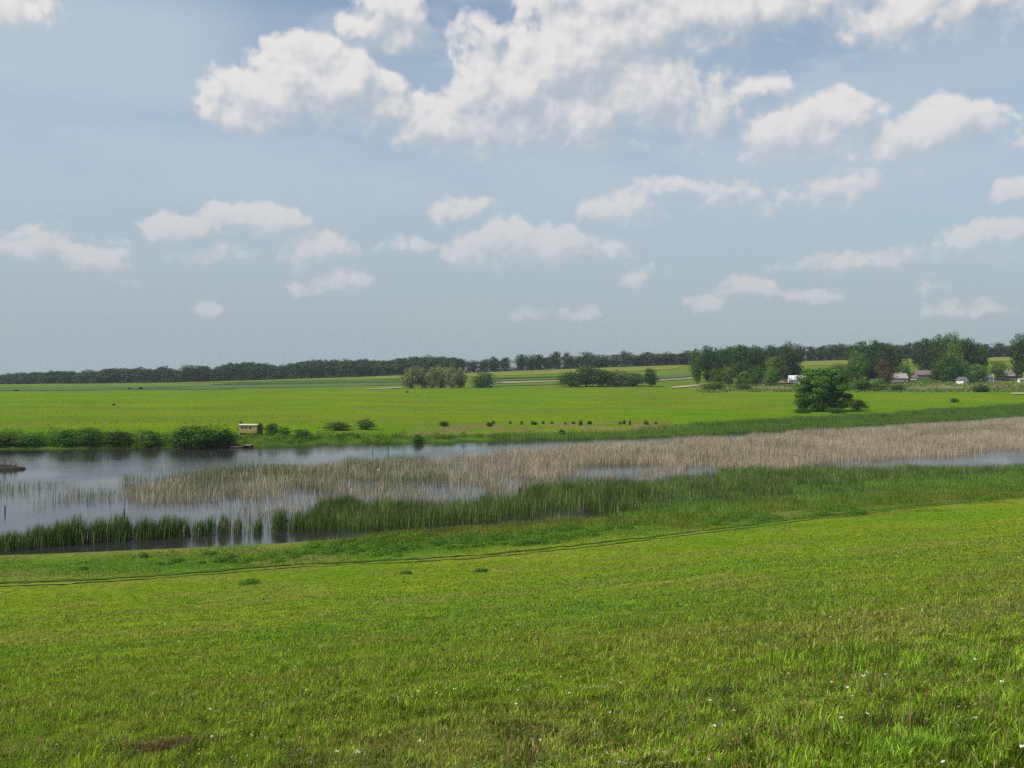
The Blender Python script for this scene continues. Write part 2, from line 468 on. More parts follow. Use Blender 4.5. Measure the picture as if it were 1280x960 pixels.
def meadow_tint(X, Y):
    """plant cover of the near slope: fresh grass, sorrel and dry patches"""
    n = fbm(X * .22 + 3, Y * .22, 4); n2 = fbm(X * .06 + 40, Y * .06 + 7, 3); n3 = fbm(X * .7 + 9, Y * .7 + 2, 3)
    c = mixc(np.tile((.136, .224, .016), (len(X), 1)), (.166, .234, .018), sstep(.38, .64, n2))
    c = mixc(c, (.215, .195, .055), .42 * sstep(.55, .72, n) )
    c = mixc(c, (.096, .190, .016), .42 * sstep(.54, .70, n3))
    return c


def ground_tint(X, Y):
    s, t = near_s(X, Y), far_t(X, Y)
    c = meadow_tint(X, Y)
    thatch_shade = mixc(c * .80, (.085, .080, .03), .28 * np.ones(len(X)))      # old stems and soil, darkened to paint shade between the near blades
    c = mixc(c * 1.06, thatch_shade, sstep(62, 92, s))
    n = fbm(X * .12, Y * .12, 4)
    bank = mixc(np.tile((.100, .190, .022), (len(X), 1)), (.160, .185, .045), sstep(.45, .65, n))
    c = mixc(c, bank, 1 - sstep(16, 24, s + (n - .5) * 8))
    c = mixc(c, (.045, .040, .025), 1 - sstep(-.5, 2.0, s))
    fm = mixc(np.tile((.116, .218, .008), (len(X), 1)), (.142, .218, .011), sstep(.42, .62, fbm(X * .012, Y * .03 + 3, 4)))
    fm = mixc(fm, (.125, .165, .028), .45 * sstep(.52, .66, fbm(X * .02 + 30, Y * .05, 4)))
    fm = mixc(fm, (.075, .150, .018), 1 - sstep(6, 16, t + (n - .5) * 6))
    dry = (1 - sstep(44, 62, t)) * sstep(8, 15, t) * sstep(-34, -22, X) * (1 - sstep(40, 58, X)) * sstep(.34, .46, n)
    fm = mixc(fm, DRY, dry * .75)
    edge = sstep(40, 80, X) * (1 - sstep(16, 44, t + (n - .5) * 14))
    fm = mixc(fm, (.062, .125, .020), edge * .8)
    fm = mixc(fm, (.040, .035, .022), 1 - sstep(-.5, 1.2, t))
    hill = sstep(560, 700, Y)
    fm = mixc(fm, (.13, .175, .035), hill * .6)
    return np.where((s > -20)[:, None] & (Y < (np.interp(X, _xs, _near) + np.interp(X, _xs, _far)) / 2)[:, None], c, fm)


def build_ground():
    ys = np.concatenate([np.linspace(-45, 3.6, 28), np.geomspace(4, 2500, 480)])
    us = np.linspace(-1, 1, 641); us = np.sign(us) * (0.75 * np.abs(us) + .25 * np.abs(us) ** 3)
    Yg, U = np.meshgrid(ys, us, indexing='ij'); Xg = U * (np.maximum(Yg, 0) * 1.0 + 60)
    X, Y = Xg.ravel(), Yg.ravel(); Z = hgt(X, Y)
    r, c = Xg.shape; i = np.arange((r - 1) * (c - 1)); a = (i // (c - 1)) * c + i % (c - 1)
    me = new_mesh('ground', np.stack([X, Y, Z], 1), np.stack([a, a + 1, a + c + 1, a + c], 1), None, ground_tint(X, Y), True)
    tag(link('ground', me, M['turf']), kind='structure')
    bm = MB(); V = [(-1000, 40, 0), (1000, 40, 0), (1000, 900, 0), (-1000, 900, 0)]
    me = new_mesh('pond_water', V, [(0, 1, 2, 3)]); tag(link('water', me, M['water']), kind='structure')


build_ground()


def sheet(name, corners, mat, n=24, m=6, lift=.25, wob=0.0):
    """a flat patch of land lying on the terrain between four ground points"""
    A, B, C_, D = [np.array(p[:2]) for p in corners]
    u, v = np.meshgrid(np.linspace(0, 1, n), np.linspace(0, 1, m)); u, v = u.ravel()[:, None], v.ravel()[:, None]
    P = (A * (1 - u) + B * u) * (1 - v) + (D * (1 - u) + C_ * u) * v
    if wob: P[:, 1] += (fbm(P[:, 0] * .05, P[:, 1] * .01, 2) - .5) * wob
    Z = hgt(P[:, 0], P[:, 1]) + lift
    i = np.arange((n - 1) * (m - 1)); a = (i // (n - 1)) * n + i % (n - 1)
    me = new_mesh(name, np.column_stack([P, Z]), np.stack([a, a + 1, a + n + 1, a + n], 1), None, None, True)
    return tag(link(name, me, mat), kind='structure')


def field(px, mat, name='field', lift=.25, m=8, wob=6.0):
    return sheet(name, [ground_at(*p) for p in px], mat, 40, m, lift, wob)


CROP = {
    'yellow': crop_mat('ripening_crop', (.185, .215, .045)), 'blue': crop_mat('young_grain', (.100, .155, .055)),
    'pale': crop_mat('pale_stubble', (.24, .25, .15)), 'deep': crop_mat('root_crop', (.055, .115, .025)),
    'soil': crop_mat('bare_soil', (.36, .25, .14)), 'dust': crop_mat('dusty_track', (.42, .36, .24)), 'fen': crop_mat('dry_fen', (.17, .185, .075)),
}
# strips on the slope beyond the meadow: near-left, near-right, far-right, far-left corners
for px, k, lf in [
    ([(-60, 489.5), (300, 486.5), (260, 485), (-60, 487)], 'blue', .3), ([(-80, 487.5), (330, 483.5), (300, 481.5), (-80, 484.5)], 'blue', .3),
    ([(225, 486), (500, 481.5), (520, 478), (240, 482)], 'blue', .3), ([(260, 481.5), (520, 477.5), (540, 475.5), (280, 479.5)], 'deep', .3),
    ([(230, 479.2), (470, 473.8), (480, 472.2), (225, 478.2)], 'yellow', .32), ([(290, 478.5), (520, 474), (530, 472.5), (300, 477)], 'blue', .42),
    ([(470, 474.5), (840, 462.0), (860, 456.5), (470, 470.5)], 'yellow', .3),
    ([(455, 487.8), (502, 485.4), (503, 484.4), (462, 486.6)], 'dust', .5),
    ([(590, 484), (700, 481), (710, 479.5), (592, 482)], 'blue', .4), ([(590, 480.5), (720, 477), (730, 475.5), (592, 478.5)], 'pale', .45),
    ([(590, 477.5), (760, 472.5), (770, 470.5), (592, 475.5)], 'blue', .5), ([(600, 474.8), (790, 468), (800, 466.8), (600, 473.5)], 'deep', .55),
    ([(810, 478), (870, 474), (870, 472), (810, 475.5)], 'pale', .5), ([(815, 474.5), (870, 470.5), (870, 466), (815, 470.5)], 'blue', .45),
    ([(838, 486), (884, 481.5), (886, 479.3), (842, 484)], 'dust', .5),
    ([(918, 481), (985, 474.5), (985, 471.5), (918, 477)], 'deep', .35), ([(958, 481.5), (1004, 478.5), (1004, 473.5), (962, 479)], 'soil', .5),
    ([(1044, 478), (1066, 474.5), (1066, 470.5), (1046, 472.5)], 'soil', .5), ([(880, 488.5), (1010, 488.5), (1010, 482.5), (890, 485)], 'fen', .3),
    ([(1000, 457.8), (1300, 451), (1300, 446), (1000, 451.8)], 'yellow', .3),
    ([(1060, 480.5), (1215, 476), (1215, 470), (1060, 474)], 'deep', .35), ([(1100, 489), (1230, 488), (1225, 480), (1110, 482)], 'fen', .35),
    ([(1216, 478), (1262, 476), (1272, 467.5), (1228, 470)], 'pale', .45), ([(1250, 477), (1275, 472), (1278, 470.5), (1256, 474.5)], 'dust', .6),
    ([(1225, 487), (1310, 485), (1310, 479), (1228, 480)], 'fen', .3), ([(1264, 493.3), (1300, 493), (1300, 491.3), (1266, 491.6)], 'dust', .4),
]: field(px, CROP[k], lift=lf)


# ---- the cart track along the foot of the slope
RUT = crop_mat('rut_shade', (.058, .098, .022)); RUT_DRY = crop_mat('rut_dust', (.26, .23, .13))  # dark green paints the shade of rut edges and taller grass
TRACK = [(-120, 743), (0, 731), (60, 729), (140, 725), (240, 718), (360, 708), (480, 702), (560, 698), (640, 692), (740, 682), (840, 670), (940, 658), (1040, 646), (1140, 634), (1240, 624), (1300, 618), (1400, 608)]
TW = np.array([ground_at(*p)[:2] for p in TRACK])
_u = np.linspace(0, len(TW) - 1, 420)
TX = _smooth(np.interp(_u, np.arange(len(TW)), TW[:, 0]), 41); TY = _smooth(np.interp(_u, np.arange(len(TW)), TW[:, 1]), 41)
TX, TY = TX[22:-22], TY[22:-22]
_tx, _tyy = np.gradient(TX), np.gradient(TY); _ln = np.hypot(_tx, _tyy); NX, NY = -_tyy / _ln, _tx / _ln


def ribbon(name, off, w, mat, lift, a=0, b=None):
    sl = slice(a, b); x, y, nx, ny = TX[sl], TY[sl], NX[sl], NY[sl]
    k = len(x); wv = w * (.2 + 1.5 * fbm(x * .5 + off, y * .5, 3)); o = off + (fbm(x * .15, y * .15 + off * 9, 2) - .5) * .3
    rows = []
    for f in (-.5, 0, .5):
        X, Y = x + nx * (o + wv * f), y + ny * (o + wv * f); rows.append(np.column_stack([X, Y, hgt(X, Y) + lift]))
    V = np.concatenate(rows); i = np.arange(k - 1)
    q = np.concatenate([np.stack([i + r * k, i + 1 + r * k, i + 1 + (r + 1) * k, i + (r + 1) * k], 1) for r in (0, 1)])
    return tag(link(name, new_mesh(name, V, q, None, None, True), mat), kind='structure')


ribbon('track', -.9, .40, crop_mat('grassy_rut', (.085, .135, .022)), .05); ribbon('track', .9, .75, RUT, .05)  # both strips carry rut-edge shade in their colour; no ruts are sunk
for (a, b, off) in [(14, 48, -1.0), (150, 166, .8), (236, 262, -.8), (330, 352, .9)]: ribbon('track_dust', off, .28, RUT_DRY, .075, a, b)

# ------------------------------------------------------------------ grass and reeds (stuff)


def blades(X, Y, Z, H, W, tint, lean=.35, tip=1.25, base=.7, wind=(0.12, 0.0)):
    """one tapering, bent blade per point: four verts below, one tip"""
    n = len(X); th = RNG.random(n) * 2 * math.pi; ph = RNG.random(n) * 2 * math.pi
    dx, dy = np.cos(th) * W / 2, np.sin(th) * W / 2
    l = lean * RNG.random(n) ** 1.2 * H; lx, ly = np.cos(ph) * l + wind[0] * H, np.sin(ph) * l + wind[1] * H
    B = np.stack([X, Y, Z], 1)
    V = np.empty((n, 5, 3), np.float32)
    D = np.stack([dx, dy, np.zeros(n)], 1)
    Mid = B + np.stack([lx * .35, ly * .35, H * .55], 1)
    V[:, 0] = B - D * .8; V[:, 1] = B + D * .8; V[:, 2] = Mid + D; V[:, 3] = Mid - D; V[:, 4] = B + np.stack([lx, ly, H * (1 - .12 * (l / np.maximum(H, 1e-4)))], 1)
    k = np.arange(n)[:, None] * 5
    T = np.repeat(np.asarray(tint, np.float32)[:, None, :], 5, 1)
    return V.reshape(-1, 3), k + np.array([0, 1, 2, 3]), k + np.array([3, 2, 4]), T.reshape(-1, 3)


def leaves(C, N, S, tint, aspect=.62):
    """leaf-sized four-cornered faces at C facing roughly N"""
    n = len(C); N = N / np.maximum(np.linalg.norm(N, axis=1, keepdims=True), 1e-6)
    R = RNG.normal(size=(n, 3)); A = np.cross(N, R); A /= np.maximum(np.linalg.norm(A, axis=1, keepdims=True), 1e-6); Bv = np.cross(N, A)
    S = np.broadcast_to(np.asarray(S, float), (n,))[:, None]
    V = np.stack([C - A * S * .5, C + Bv * S * .5 * aspect + N * S * .10, C + A * S * .5, C - Bv * S * .5 * aspect + N * S * .10], 1)
    k = np.arange(n)[:, None] * 4
    return V.reshape(-1, 3), k + np.arange(4), np.repeat(np.asarray(tint, np.float32)[:, None, :], 4, 1).reshape(-1, 3)


class Acc:
    def __init__(self): self.v, self.q, self.t, self.c, self.n = [], [], [], [], 0
    def add(self, V, q=None, t=None, c=None):
        self.v.append(V); self.c.append(c)
        if q is not None and len(q): self.q.append(q + self.n)
        if t is not None and len(t): self.t.append(t + self.n)
        self.n += len(V)
    def mesh(self, name):
        return new_mesh(name, np.concatenate(self.v), np.concatenate(self.q) if self.q else None, np.concatenate(self.t) if self.t else None, np.concatenate(self.c))


def jitter(c, n, a=.25, hue=.12):
    v = (1 + a * (RNG.random((n, 1)) * 2 - 1)); h = 1 + hue * (RNG.random((n, 3)) * 2 - 1)
    return np.clip(c * v * h, 0, 1)


def track_dist(X, Y):
    d = np.full(len(X), 1e9)
    for i in range(0, len(TX), 4): d = np.minimum(d, (X - TX[i]) ** 2 + (Y - TY[i]) ** 2)
    return np.sqrt(d)


def build_meadow_grass():
    acc = Acc()
    N = 640000
    d = np.exp(RNG.random(N) * math.log(112 / 3.6) + math.log(3.6)); a = (RNG.random(N) * 2 - 1) * .74
    X, Y = a * d, d
    s = near_s(X, Y)
    td = track_dist(X, Y)
    keep = (s > 7) & ~((np.abs(td - .85) < .25) & (RNG.random(N) < .6))
    X, Y, d, td, s = X[keep], Y[keep], d[keep], td[keep], s[keep]; n = len(X)
    Z = hgt(X, Y) - .01
    hn = fbm(X * .5, Y * .5, 3); hn2 = fbm(X * 2.3 + 7, Y * 2.3, 2)
    H = (.05 + .085 * RNG.random(n) ** 1.5) * (.35 + 1.15 * hn) * (.35 + 1.25 * hn2)
    H *= np.where(td < 1.8, .55, 1.0) * np.interp(s, [7, 24, 30], [1.3, .7, 1.0])
    lod = np.clip(d / 11, 1, 9)
    W = (.005 + .009 * RNG.random(n) ** 2) * lod ** .9
    c = meadow_tint(X, Y)
    c = mixc(c, (.115, .205, .028), 1 - sstep(16, 26, s))
    tuft = fbm(X * 5.5 + 11, Y * 5.5, 2); near = np.clip(1 - (d - 8) / 30, .25, 1)
    c = c * (1 + near * np.clip((tuft - .5) * 2.6, -.62, .7))[:, None]
    r = RNG.random(n)
    dry = fbm(X * .9 + 60, Y * .9, 3)
    c = np.where((r < .06 + .11 * sstep(.5, .7, dry))[:, None], mixc(c, (.30, .26, .12), np.full(n, .75)), c)
    c = np.where(((r > .98) & (dry > .45))[:, None], np.array((.20, .095, .055)) * np.ones((n, 1)), c)
    acc.add(*blades(X, Y, Z, H, W, jitter(c * 1.2, n, .62, .12), .9))
    # taller seeding stems
    N = 24000
    d = np.exp(RNG.random(N) * math.log(80 / 3.6) + math.log(3.6)); a = (RNG.random(N) * 2 - 1) * .74; X, Y = a * d, d
    k = (near_s(X, Y) > 26) & (fbm(X * .35 + 90, Y * .35, 3) > .46); X, Y, d = X[k], Y[k], d[k]; n = len(X)
    H = .12 + .15 * RNG.random(n); lod = np.clip(d / 11, 1, 6)
    c = np.where((RNG.random(n) < .5)[:, None], np.array((.24, .25, .09)), np.array((.24, .15, .075)))
    acc.add(*blades(X, Y, hgt(X, Y), H, (.003 + .0025 * RNG.random(n)) * lod, jitter(c, n, .3), .45))
    tag(link('grass', acc.mesh('grass'), M['grass']), kind='stuff')

    # broad-leaved herbs between the blades
    acc = Acc(); N = 60000
    d = np.exp(RNG.random(N) * math.log(60 / 3.6) + math.log(3.6)); a = (RNG.random(N) * 2 - 1) * .74; X, Y = a * d, d
    k = fbm(X * .8 + 15, Y * .8, 3) > .5; X, Y, d = X[k], Y[k], d[k]; n = len(X)
    Cn = np.stack([X, Y, hgt(X, Y) + .02 + .07 * RNG.random(n)], 1); Nn = RNG.normal(size=(n, 3)) * .5 + np.array([0, 0, 1])
    acc.add(*(lambda r: (r[0], r[1], None, r[2]))(leaves(Cn, Nn, (.02 + .03 * RNG.random(n)) * np.clip(d / 14, 1, 4), jitter(np.array((.085, .165, .028)), n, .45), .55)))
    tag(link('clover_leaves', acc.mesh('clover_leaves'), M['grass']), kind='stuff')

    # flower heads: white clover and yarrow, some yellow, some red sorrel
    acc = Acc()
    for N, col, size, thr, seed, hh in [(5200, (.52, .49, .42), .016, .53, 3, .08), (260, (.70, .70, .64), .026, .40, 44, .13), (900, (.62, .46, .03), .010, .52, 70, .12), (15000, (.30, .17, .085), .017, .48, 21, .12), (5000, (.34, .30, .13), .014, .45, 61, .12), (500, (.30, .20, .30), .012, .55, 31, .10)]:
        d = np.exp(RNG.random(N) ** .8 * math.log(75 / 4.5) + math.log(4.5)); a = (RNG.random(N) * 2 - 1) * .72; X, Y = a * d, d
        k = (fbm(X * .3 + seed, Y * .3 + seed, 3) > thr) & (near_s(X, Y) > 27); X, Y, d = X[k], Y[k], d[k]; n = len(X)
        Z = hgt(X, Y) + hh * (.7 + .6 * RNG.random(n)); sc = size * (.6 + .7 * RNG.random(n))
        for j in range(6):
            Cn = np.stack([X, Y, Z], 1) + RNG.normal(size=(n, 3)) * sc[:, None] * np.array([.28, .28, .12]); Nn = RNG.normal(size=(n, 3)) * .55 + np.array([0, -.3, 1])
            r = leaves(Cn, Nn, sc * .7, jitter(np.array(col), n, .15, .05), .8); acc.add(r[0], r[1], None, r[2])
    tag(link('wildflowers', acc.mesh('wildflowers'), M['petal']), kind='stuff')

    # dry brown tuft with bare soil low on the left
    acc = Acc(); x0, y0, z0 = ground_at(215, 936)
    n = 1500; X = x0 + RNG.normal(size=n) * .26; Y = y0 + RNG.normal(size=n) * .13
    acc.add(*blades(X, Y, hgt(X, Y), .05 + .09 * RNG.random(n), np.full(n, .006), jitter(np.array((.15, .10, .055)), n, .5), 1.1))
    tag(link('dry_grass_patch', acc.mesh('dry_grass_patch'), M['grass']), kind='stuff')


build_meadow_grass()


def in_poly(px, py, poly):
    r = np.zeros(len(px), bool); n = len(poly)
    for i in range(n):
        (x1, y1), (x2, y2) = poly[i], poly[(i + 1) % n]
        c = ((y1 > py) != (y2 > py)) & (px < (x2 - x1) * (py - y1) / (y2 - y1 + 1e-12) + x1); r ^= c
    return r


def scatter(poly, dens, floor=None):
    """random ground points inside a patch whose outline is given by its corners as seen in the photograph"""
    W = []
    for i in range(len(poly)):
        a, b = poly[i], poly[(i + 1) % len(poly)]
        for f in np.linspace(0, 1, 7)[:-1]: W.append(ground_at(a[0] + (b[0] - a[0]) * f, a[1] + (b[1] - a[1]) * f)[:2])
    W = np.array(W); x0, y0 = W.min(0); x1, y1 = W.max(0)
    n = int((x1 - x0) * (y1 - y0) * dens)
    X, Y = x0 + RNG.random(n) * (x1 - x0), y0 + RNG.random(n) * (y1 - y0)
    sz = min(9.0, .22 * min(x1 - x0, y1 - y0) + .5)
    k = in_poly(X + (fbm(X * .13 + 3, Y * .13, 3) - .5) * sz, Y + (fbm(X * .10 + 31, Y * .16, 3) - .5) * sz * 2.4 + RNG.normal(size=n) * sz * .09, W.tolist()); X, Y = X[k], Y[k]
    return X, Y


def reed_patch(acc, poly, dens, hmin, hmax, cols, probs, thr=0.0, nscale=.12, wid=(.02, .045), lean=.22, seed=0, soft=.08):
    X, Y = scatter(poly, dens)
    if thr > 0:
        f = fbm(X * nscale + seed, Y * nscale * 1.6 + seed, 3); k = RNG.random(len(X)) < sstep(thr - soft, thr + soft, f); X, Y = X[k], Y[k]
    n = len(X); Z = np.maximum(hgt(X, Y), -.15)
    hn = fbm(X * .25 + seed, Y * .25, 3)
    H = (hmin + (hmax - hmin) * RNG.random(n)) * (.72 + .55 * hn)
    ci = RNG.choice(len(cols), n, p=probs); c = np.array(cols)[ci] * (.62 + .76 * fbm(X * .5 + seed, Y * .12, 2))[:, None]
    W = wid[0] + (wid[1] - wid[0]) * RNG.random(n)
    acc.add(*blades(X, Y, Z, H, W, jitter(c, n, .3, .1), lean, wind=(.05, 0)))


GREEN = [(.062, .125, .022), (.100, .170, .032), (.13, .145, .05)]
TAN = [(.43, .355, .27), (.33, .26, .19), (.54, .47, .37), (.17, .16, .06)]


def build_reeds():
    # dead pale reeds across the middle of the pond
    a = Acc()
    main = [(160, 612), (300, 590), (450, 582), (600, 572), (640, 563), (800, 556), (1000, 543), (1280, 525), (1420, 516), (1420, 553), (1280, 565), (1080, 578), (990, 588), (900, 590), (840, 582), (740, 583), (690, 602), (600, 616), (450, 628), (300, 630), (180, 628)]
    reed_patch(a, main, 7.5, 1.1, 2.1, TAN, [.42, .30, .18, .10], .44, .13, (.02, .05), .3, 3, .12)
    reed_patch(a, [(640, 563), (800, 556), (1000, 543), (1280, 525), (1420, 516), (1420, 553), (1280, 565), (1080, 578), (990, 587), (900, 589), (840, 581), (740, 581), (650, 600)], 5.0, 1.2, 2.0, TAN, [.45, .25, .25, .05], 0, .1, (.02, .05), .25, 5)
    # thin stand over open water
    reed_patch(a, [(300, 632), (450, 628), (690, 602), (870, 584), (870, 592), (660, 612), (420, 640), (300, 648)], 8.0, .8, 1.7, TAN, [.4, .25, .2, .15], .44, .2, (.02, .04), .3, 8)
    reed_patch(a, [(1080, 574), (1290, 564), (1290, 572), (1080, 582)], 1.5, .6, 1.3, TAN, [.4, .25, .2, .15], .5, .2, (.02, .04), .3, 9)
    # small tufts left
    reed_patch(a, [(-40, 606), (150, 606), (160, 628), (60, 634), (-40, 630)], 4.5, .8, 1.7, TAN[:2] + GREEN[:2], [.35, .15, .25, .25], .56, .22, (.02, .05), .3, 12, .04)
    tag(link('dead_reeds', a.mesh('dead_reeds'), M['reed']), kind='stuff')
    # green reeds
    a = Acc()
    reed_patch(a, [(145, 603), (260, 590), (420, 582), (540, 576), (540, 580), (420, 590), (280, 602), (160, 612)], 9.0, 1.3, 2.0, GREEN + TAN[:1], [.3, .3, .25, .15], .42, .15, (.025, .05), .2, 21)
    reed_patch(a, [(160, 612), (300, 594), (560, 584), (640, 590), (600, 605), (420, 618), (180, 626)], 3.0, 1.2, 1.9, GREEN, [.35, .4, .25], .48, .12, (.025, .05), .2, 23)
    front = GREEN + [(.34, .29, .17)]
    reed_patch(a, [(395, 640), (420, 630), (560, 633), (640, 622), (660, 613), (800, 602), (800, 641), (700, 650), (600, 659), (450, 665), (385, 664)], 24.0, 1.2, 2.5, front, [.44, .36, .13, .07], .37, .14, (.025, .06), .2, 30, .07)
    reed_patch(a, [(780, 603), (900, 594), (1000, 587), (1100, 590), (1290, 583), (1420, 574), (1420, 578), (1280, 588), (1120, 603), (1000, 612), (870, 624), (780, 640)], 18.0, .8, 1.6, front + [(.11, .20, .03)], [.30, .30, .08, .08, .24], .34, .12, (.025, .06), .25, 31, .08)
    reed_patch(a, [(780, 630), (1000, 608), (1280, 584), (1420, 574), (1420, 592), (1280, 602), (1120, 616), (1000, 626), (870, 638), (780, 645)], 16.0, .3, .9, [(.13, .23, .028), (.09, .18, .024), (.18, .21, .045)], [.5, .3, .2], .0, .1, (.025, .06), .35, 32, .08)
    for px, py, w, hh in [(6, 689, 46, 1.7), (42, 685, 36, 2.1), (70, 683, 40, 2.3), (90, 681, 26, 2.3), (117, 679, 30, 2.1), (142, 677, 32, 2.2), (152, 677, 10, 1.9), (176, 676, 30, 2.1), (206, 673, 36, 2.3), (222, 672, 18, 2.1), (246, 671, 12, 1.7), (258, 670, 9, 2.1), (275, 668, 10, 1.8), (294, 668, 8, 1.5), (320, 666, 8, 1.6), (347, 664, 22, 2.1), (372, 662, 20, 2.1), (388, 661, 22, 2.0), (-40, 690, 60, 2.0), (430, 640, 40, 2.1), (398, 655, 20, 2.2)]:
        hh *= .82 + .3 * RNG.random(); x, y, z = ground_at(px, py); rx = w * y / F / 2; n = int(190 * rx * 2.0)
        u = RNG.normal(size=(n, 2)) * .42; X, Y = x + u[:, 0] * rx * 1.25, y + 1.0 + u[:, 1] * 1.5
        H = hh * 1.38 * (.6 + .45 * RNG.random(n)) * (1 - .28 * np.clip((u ** 2).sum(1), 0, 2)); c = np.array(GREEN + TAN[:1])[RNG.choice(4, n, p=[.5, .36, .08, .06])]
        a.add(*blades(X, Y, np.full(n, -.1), np.maximum(H, .3), .025 + .035 * RNG.random(n), jitter(c, n, .3), .2, wind=(.05, 0)))
    reed_patch(a, [(230, 655), (340, 650), (340, 668), (230, 674)], 5.0, 1.0, 2.0, GREEN + TAN[:1], [.4, .3, .1, .2], .5, .3, (.02, .05), .2, 55, .06)
    reed_patch(a, [(270, 636), (420, 630), (420, 645), (270, 652)], 2.5, 1.0, 1.8, GREEN + TAN[:1], [.3, .3, .1, .3], .5, .3, (.02, .05), .2, 56, .06)
    # scattered green stems in the pale reeds at right
    reed_patch(a, [(1100, 556), (1290, 545), (1290, 534), (1180, 538)], 7.0, 1.2, 1.9, GREEN, [.4, .4, .2], .5, .08, (.025, .05), .2, 60, .05)
    reed_patch(a, [(700, 590), (1000, 575), (1000, 555), (700, 565)], 1.5, 1.1, 1.8, GREEN, [.4, .4, .2], .45, .1, (.025, .05), .2, 61)
    reed_patch(a, [(760, 640), (1000, 612), (1280, 586), (1420, 576), (1420, 600), (1280, 610), (1000, 636), (760, 660)], 14.0, .35, .9, [(.13, .23, .028), (.09, .18, .024), (.18, .21, .045)], [.5, .3, .2], 0, .1, (.03, .07), .35, 33)
    tag(link('green_reeds', a.mesh('green_reeds'), M['reed']), kind='stuff')
    # sedge along the far bank, and yellow-green grass between the reeds and the weeds on the near bank
    a = Acc()
    reed_patch(a, [(600, 556), (800, 548), (1000, 536), (1280, 519), (1420, 510), (1420, 500), (1280, 506), (1080, 519), (900, 530), (830, 535), (640, 545)], 5.5, .8, 1.5, GREEN + [(.14, .15, .045)], [.45, .33, .1, .12], .22, .05, (.03, .07), .3, 70)
    reed_patch(a, [(-60, 560), (300, 558), (400, 554), (640, 549), (640, 544), (400, 545), (300, 546), (-60, 548)], 5.0, .5, 1.1, GREEN + [(.13, .16, .035)], [.3, .3, .1, .3], .2, .1, (.03, .07), .35, 71)
    tag(link('sedge', a.mesh('sedge'), M['reed']), kind='stuff')
    a = Acc()
    reed_patch(a, [(400, 672), (600, 662), (700, 652), (870, 640), (1000, 628), (1280, 604), (1420, 594), (1420, 606), (1280, 616), (1000, 642), (870, 652), (700, 664), (600, 672), (420, 682)], 30.0, .25, .7, [(.16, .20, .026), (.20, .18, .045), (.10, .17, .026)], [.5, .25, .25], 0, .1, (.02, .045), .5, 75)
    reed_patch(a, [(-60, 700), (340, 684), (420, 680), (640, 676), (1280, 612), (1420, 602), (1420, 615), (1280, 626), (940, 660), (640, 692), (400, 705), (-60, 722)], 16.0, .12, .35, [(.12, .19, .028), (.17, .18, .045), (.09, .16, .025)], [.45, .25, .3], .3, .2, (.02, .04), .6, 76)
    tag(link('bank_grass', a.mesh('bank_grass'), M['grass']), kind='stuff')
    # rough tufts over the far meadow
    a = Acc()
    reed_patch(a, [(-60, 545), (640, 540), (1000, 518), (1300, 502), (1300, 494), (640, 497), (-60, 499)], .12, .15, .35, [(.13, .20, .025), (.12, .17, .03), (.16, .19, .04)], [.5, .3, .2], .46, .03, (.15, .35), .6, 80)
    reed_patch(a, [(870, 491), (1320, 490), (1320, 478), (1060, 478), (880, 485)], .5, .6, 1.6, [(.27, .25, .14), (.10, .16, .03), (.14, .19, .04)], [.2, .45, .35], .46, .03, (.4, .9), .4, 85)
    tag(link('meadow_tussocks', a.mesh('meadow_tussocks'), M['grass']), kind='stuff')


build_reeds()


def clump(acc, x, y, r, h, n, leaf, col, z=None):
    """a mound of leaves"""
    u = RNG.normal(size=(n, 3)); u /= np.linalg.norm(u, axis=1, keepdims=True); u[:, 2] = np.abs(u[:, 2])
    rad = (RNG.random(n) ** .35)[:, None] * (1 + .35 * (fbm(u[:, 0] * 3 + x, u[:, 1] * 3 + y, 2) - .5))[:, None]
    P = u * rad * np.array([r, r, h]); P[:, 0] += x; P[:, 1] += y
    P[:, 2] += hgt(P[:, 0], P[:, 1]) if z is None else z
    r_ = leaves(P, u + RNG.normal(size=(n, 3)) * .5, leaf * (.6 + .8 * RNG.random(n)), jitter(np.array(col), n, .40, .12)); acc.add(r_[0], r_[1], None, r_[2])


def build_bank_weeds():
    a = Acc()
    for poly, dens, rr in [([(350, 690), (450, 672), (560, 672), (700, 664), (870, 652), (870, 662), (740, 676), (640, 686), (520, 692), (370, 698)], .42, (.5, 1.3)),
                       ([(870, 648), (1000, 636), (1130, 622), (1280, 606), (1400, 596), (1400, 608), (1280, 616), (1100, 634), (960, 650), (870, 660)], .30, (.6, 1.6)),
                       ([(180, 698), (340, 690), (360, 700), (200, 708)], .25, (.3, .7)), ([(-40, 690), (40, 690), (40, 698), (-40, 700)], .3, (.4, .9))]:
        X, Y = scatter(poly, dens); k = fbm(X * .12 + 4, Y * .12, 3) > .44; X, Y = X[k], Y[k]
        for x, y in zip(X, Y):
            r = rr[0] + (rr[1] - rr[0]) * RNG.random(); g = RNG.random()
            clump(a, x, y, r, r * (.45 + .3 * RNG.random()), int(160 + 180 * r), .12, (.070 + .06 * g, .165 + .08 * g, .022))
    tag(link('bank_weeds', a.mesh('bank_weeds'), M['grass']), kind='stuff')
    # tall herbs under the bushes of the far bank
    a = Acc()
    for poly, dens in [([(-60, 558), (300, 557), (420, 553), (640, 549), (640, 545), (420, 545), (300, 547), (-60, 545)], .09), ([(-60, 558), (290, 558), (290, 547), (-60, 540)], .07)]:
        X, Y = scatter(poly, dens)
        for x, y in zip(X, Y):
            r = .8 + 1.7 * RNG.random() ** 1.5; g = RNG.random(); clump(a, x, y, r, r * (.7 + .5 * RNG.random()), 120, .3, (.065 + .06 * g, .14 + .08 * g, .020))
    tag(link('bank_herbs', a.mesh('bank_herbs'), M['grass']), kind='stuff')


build_bank_weeds()

# ------------------------------------------------------------------ trees


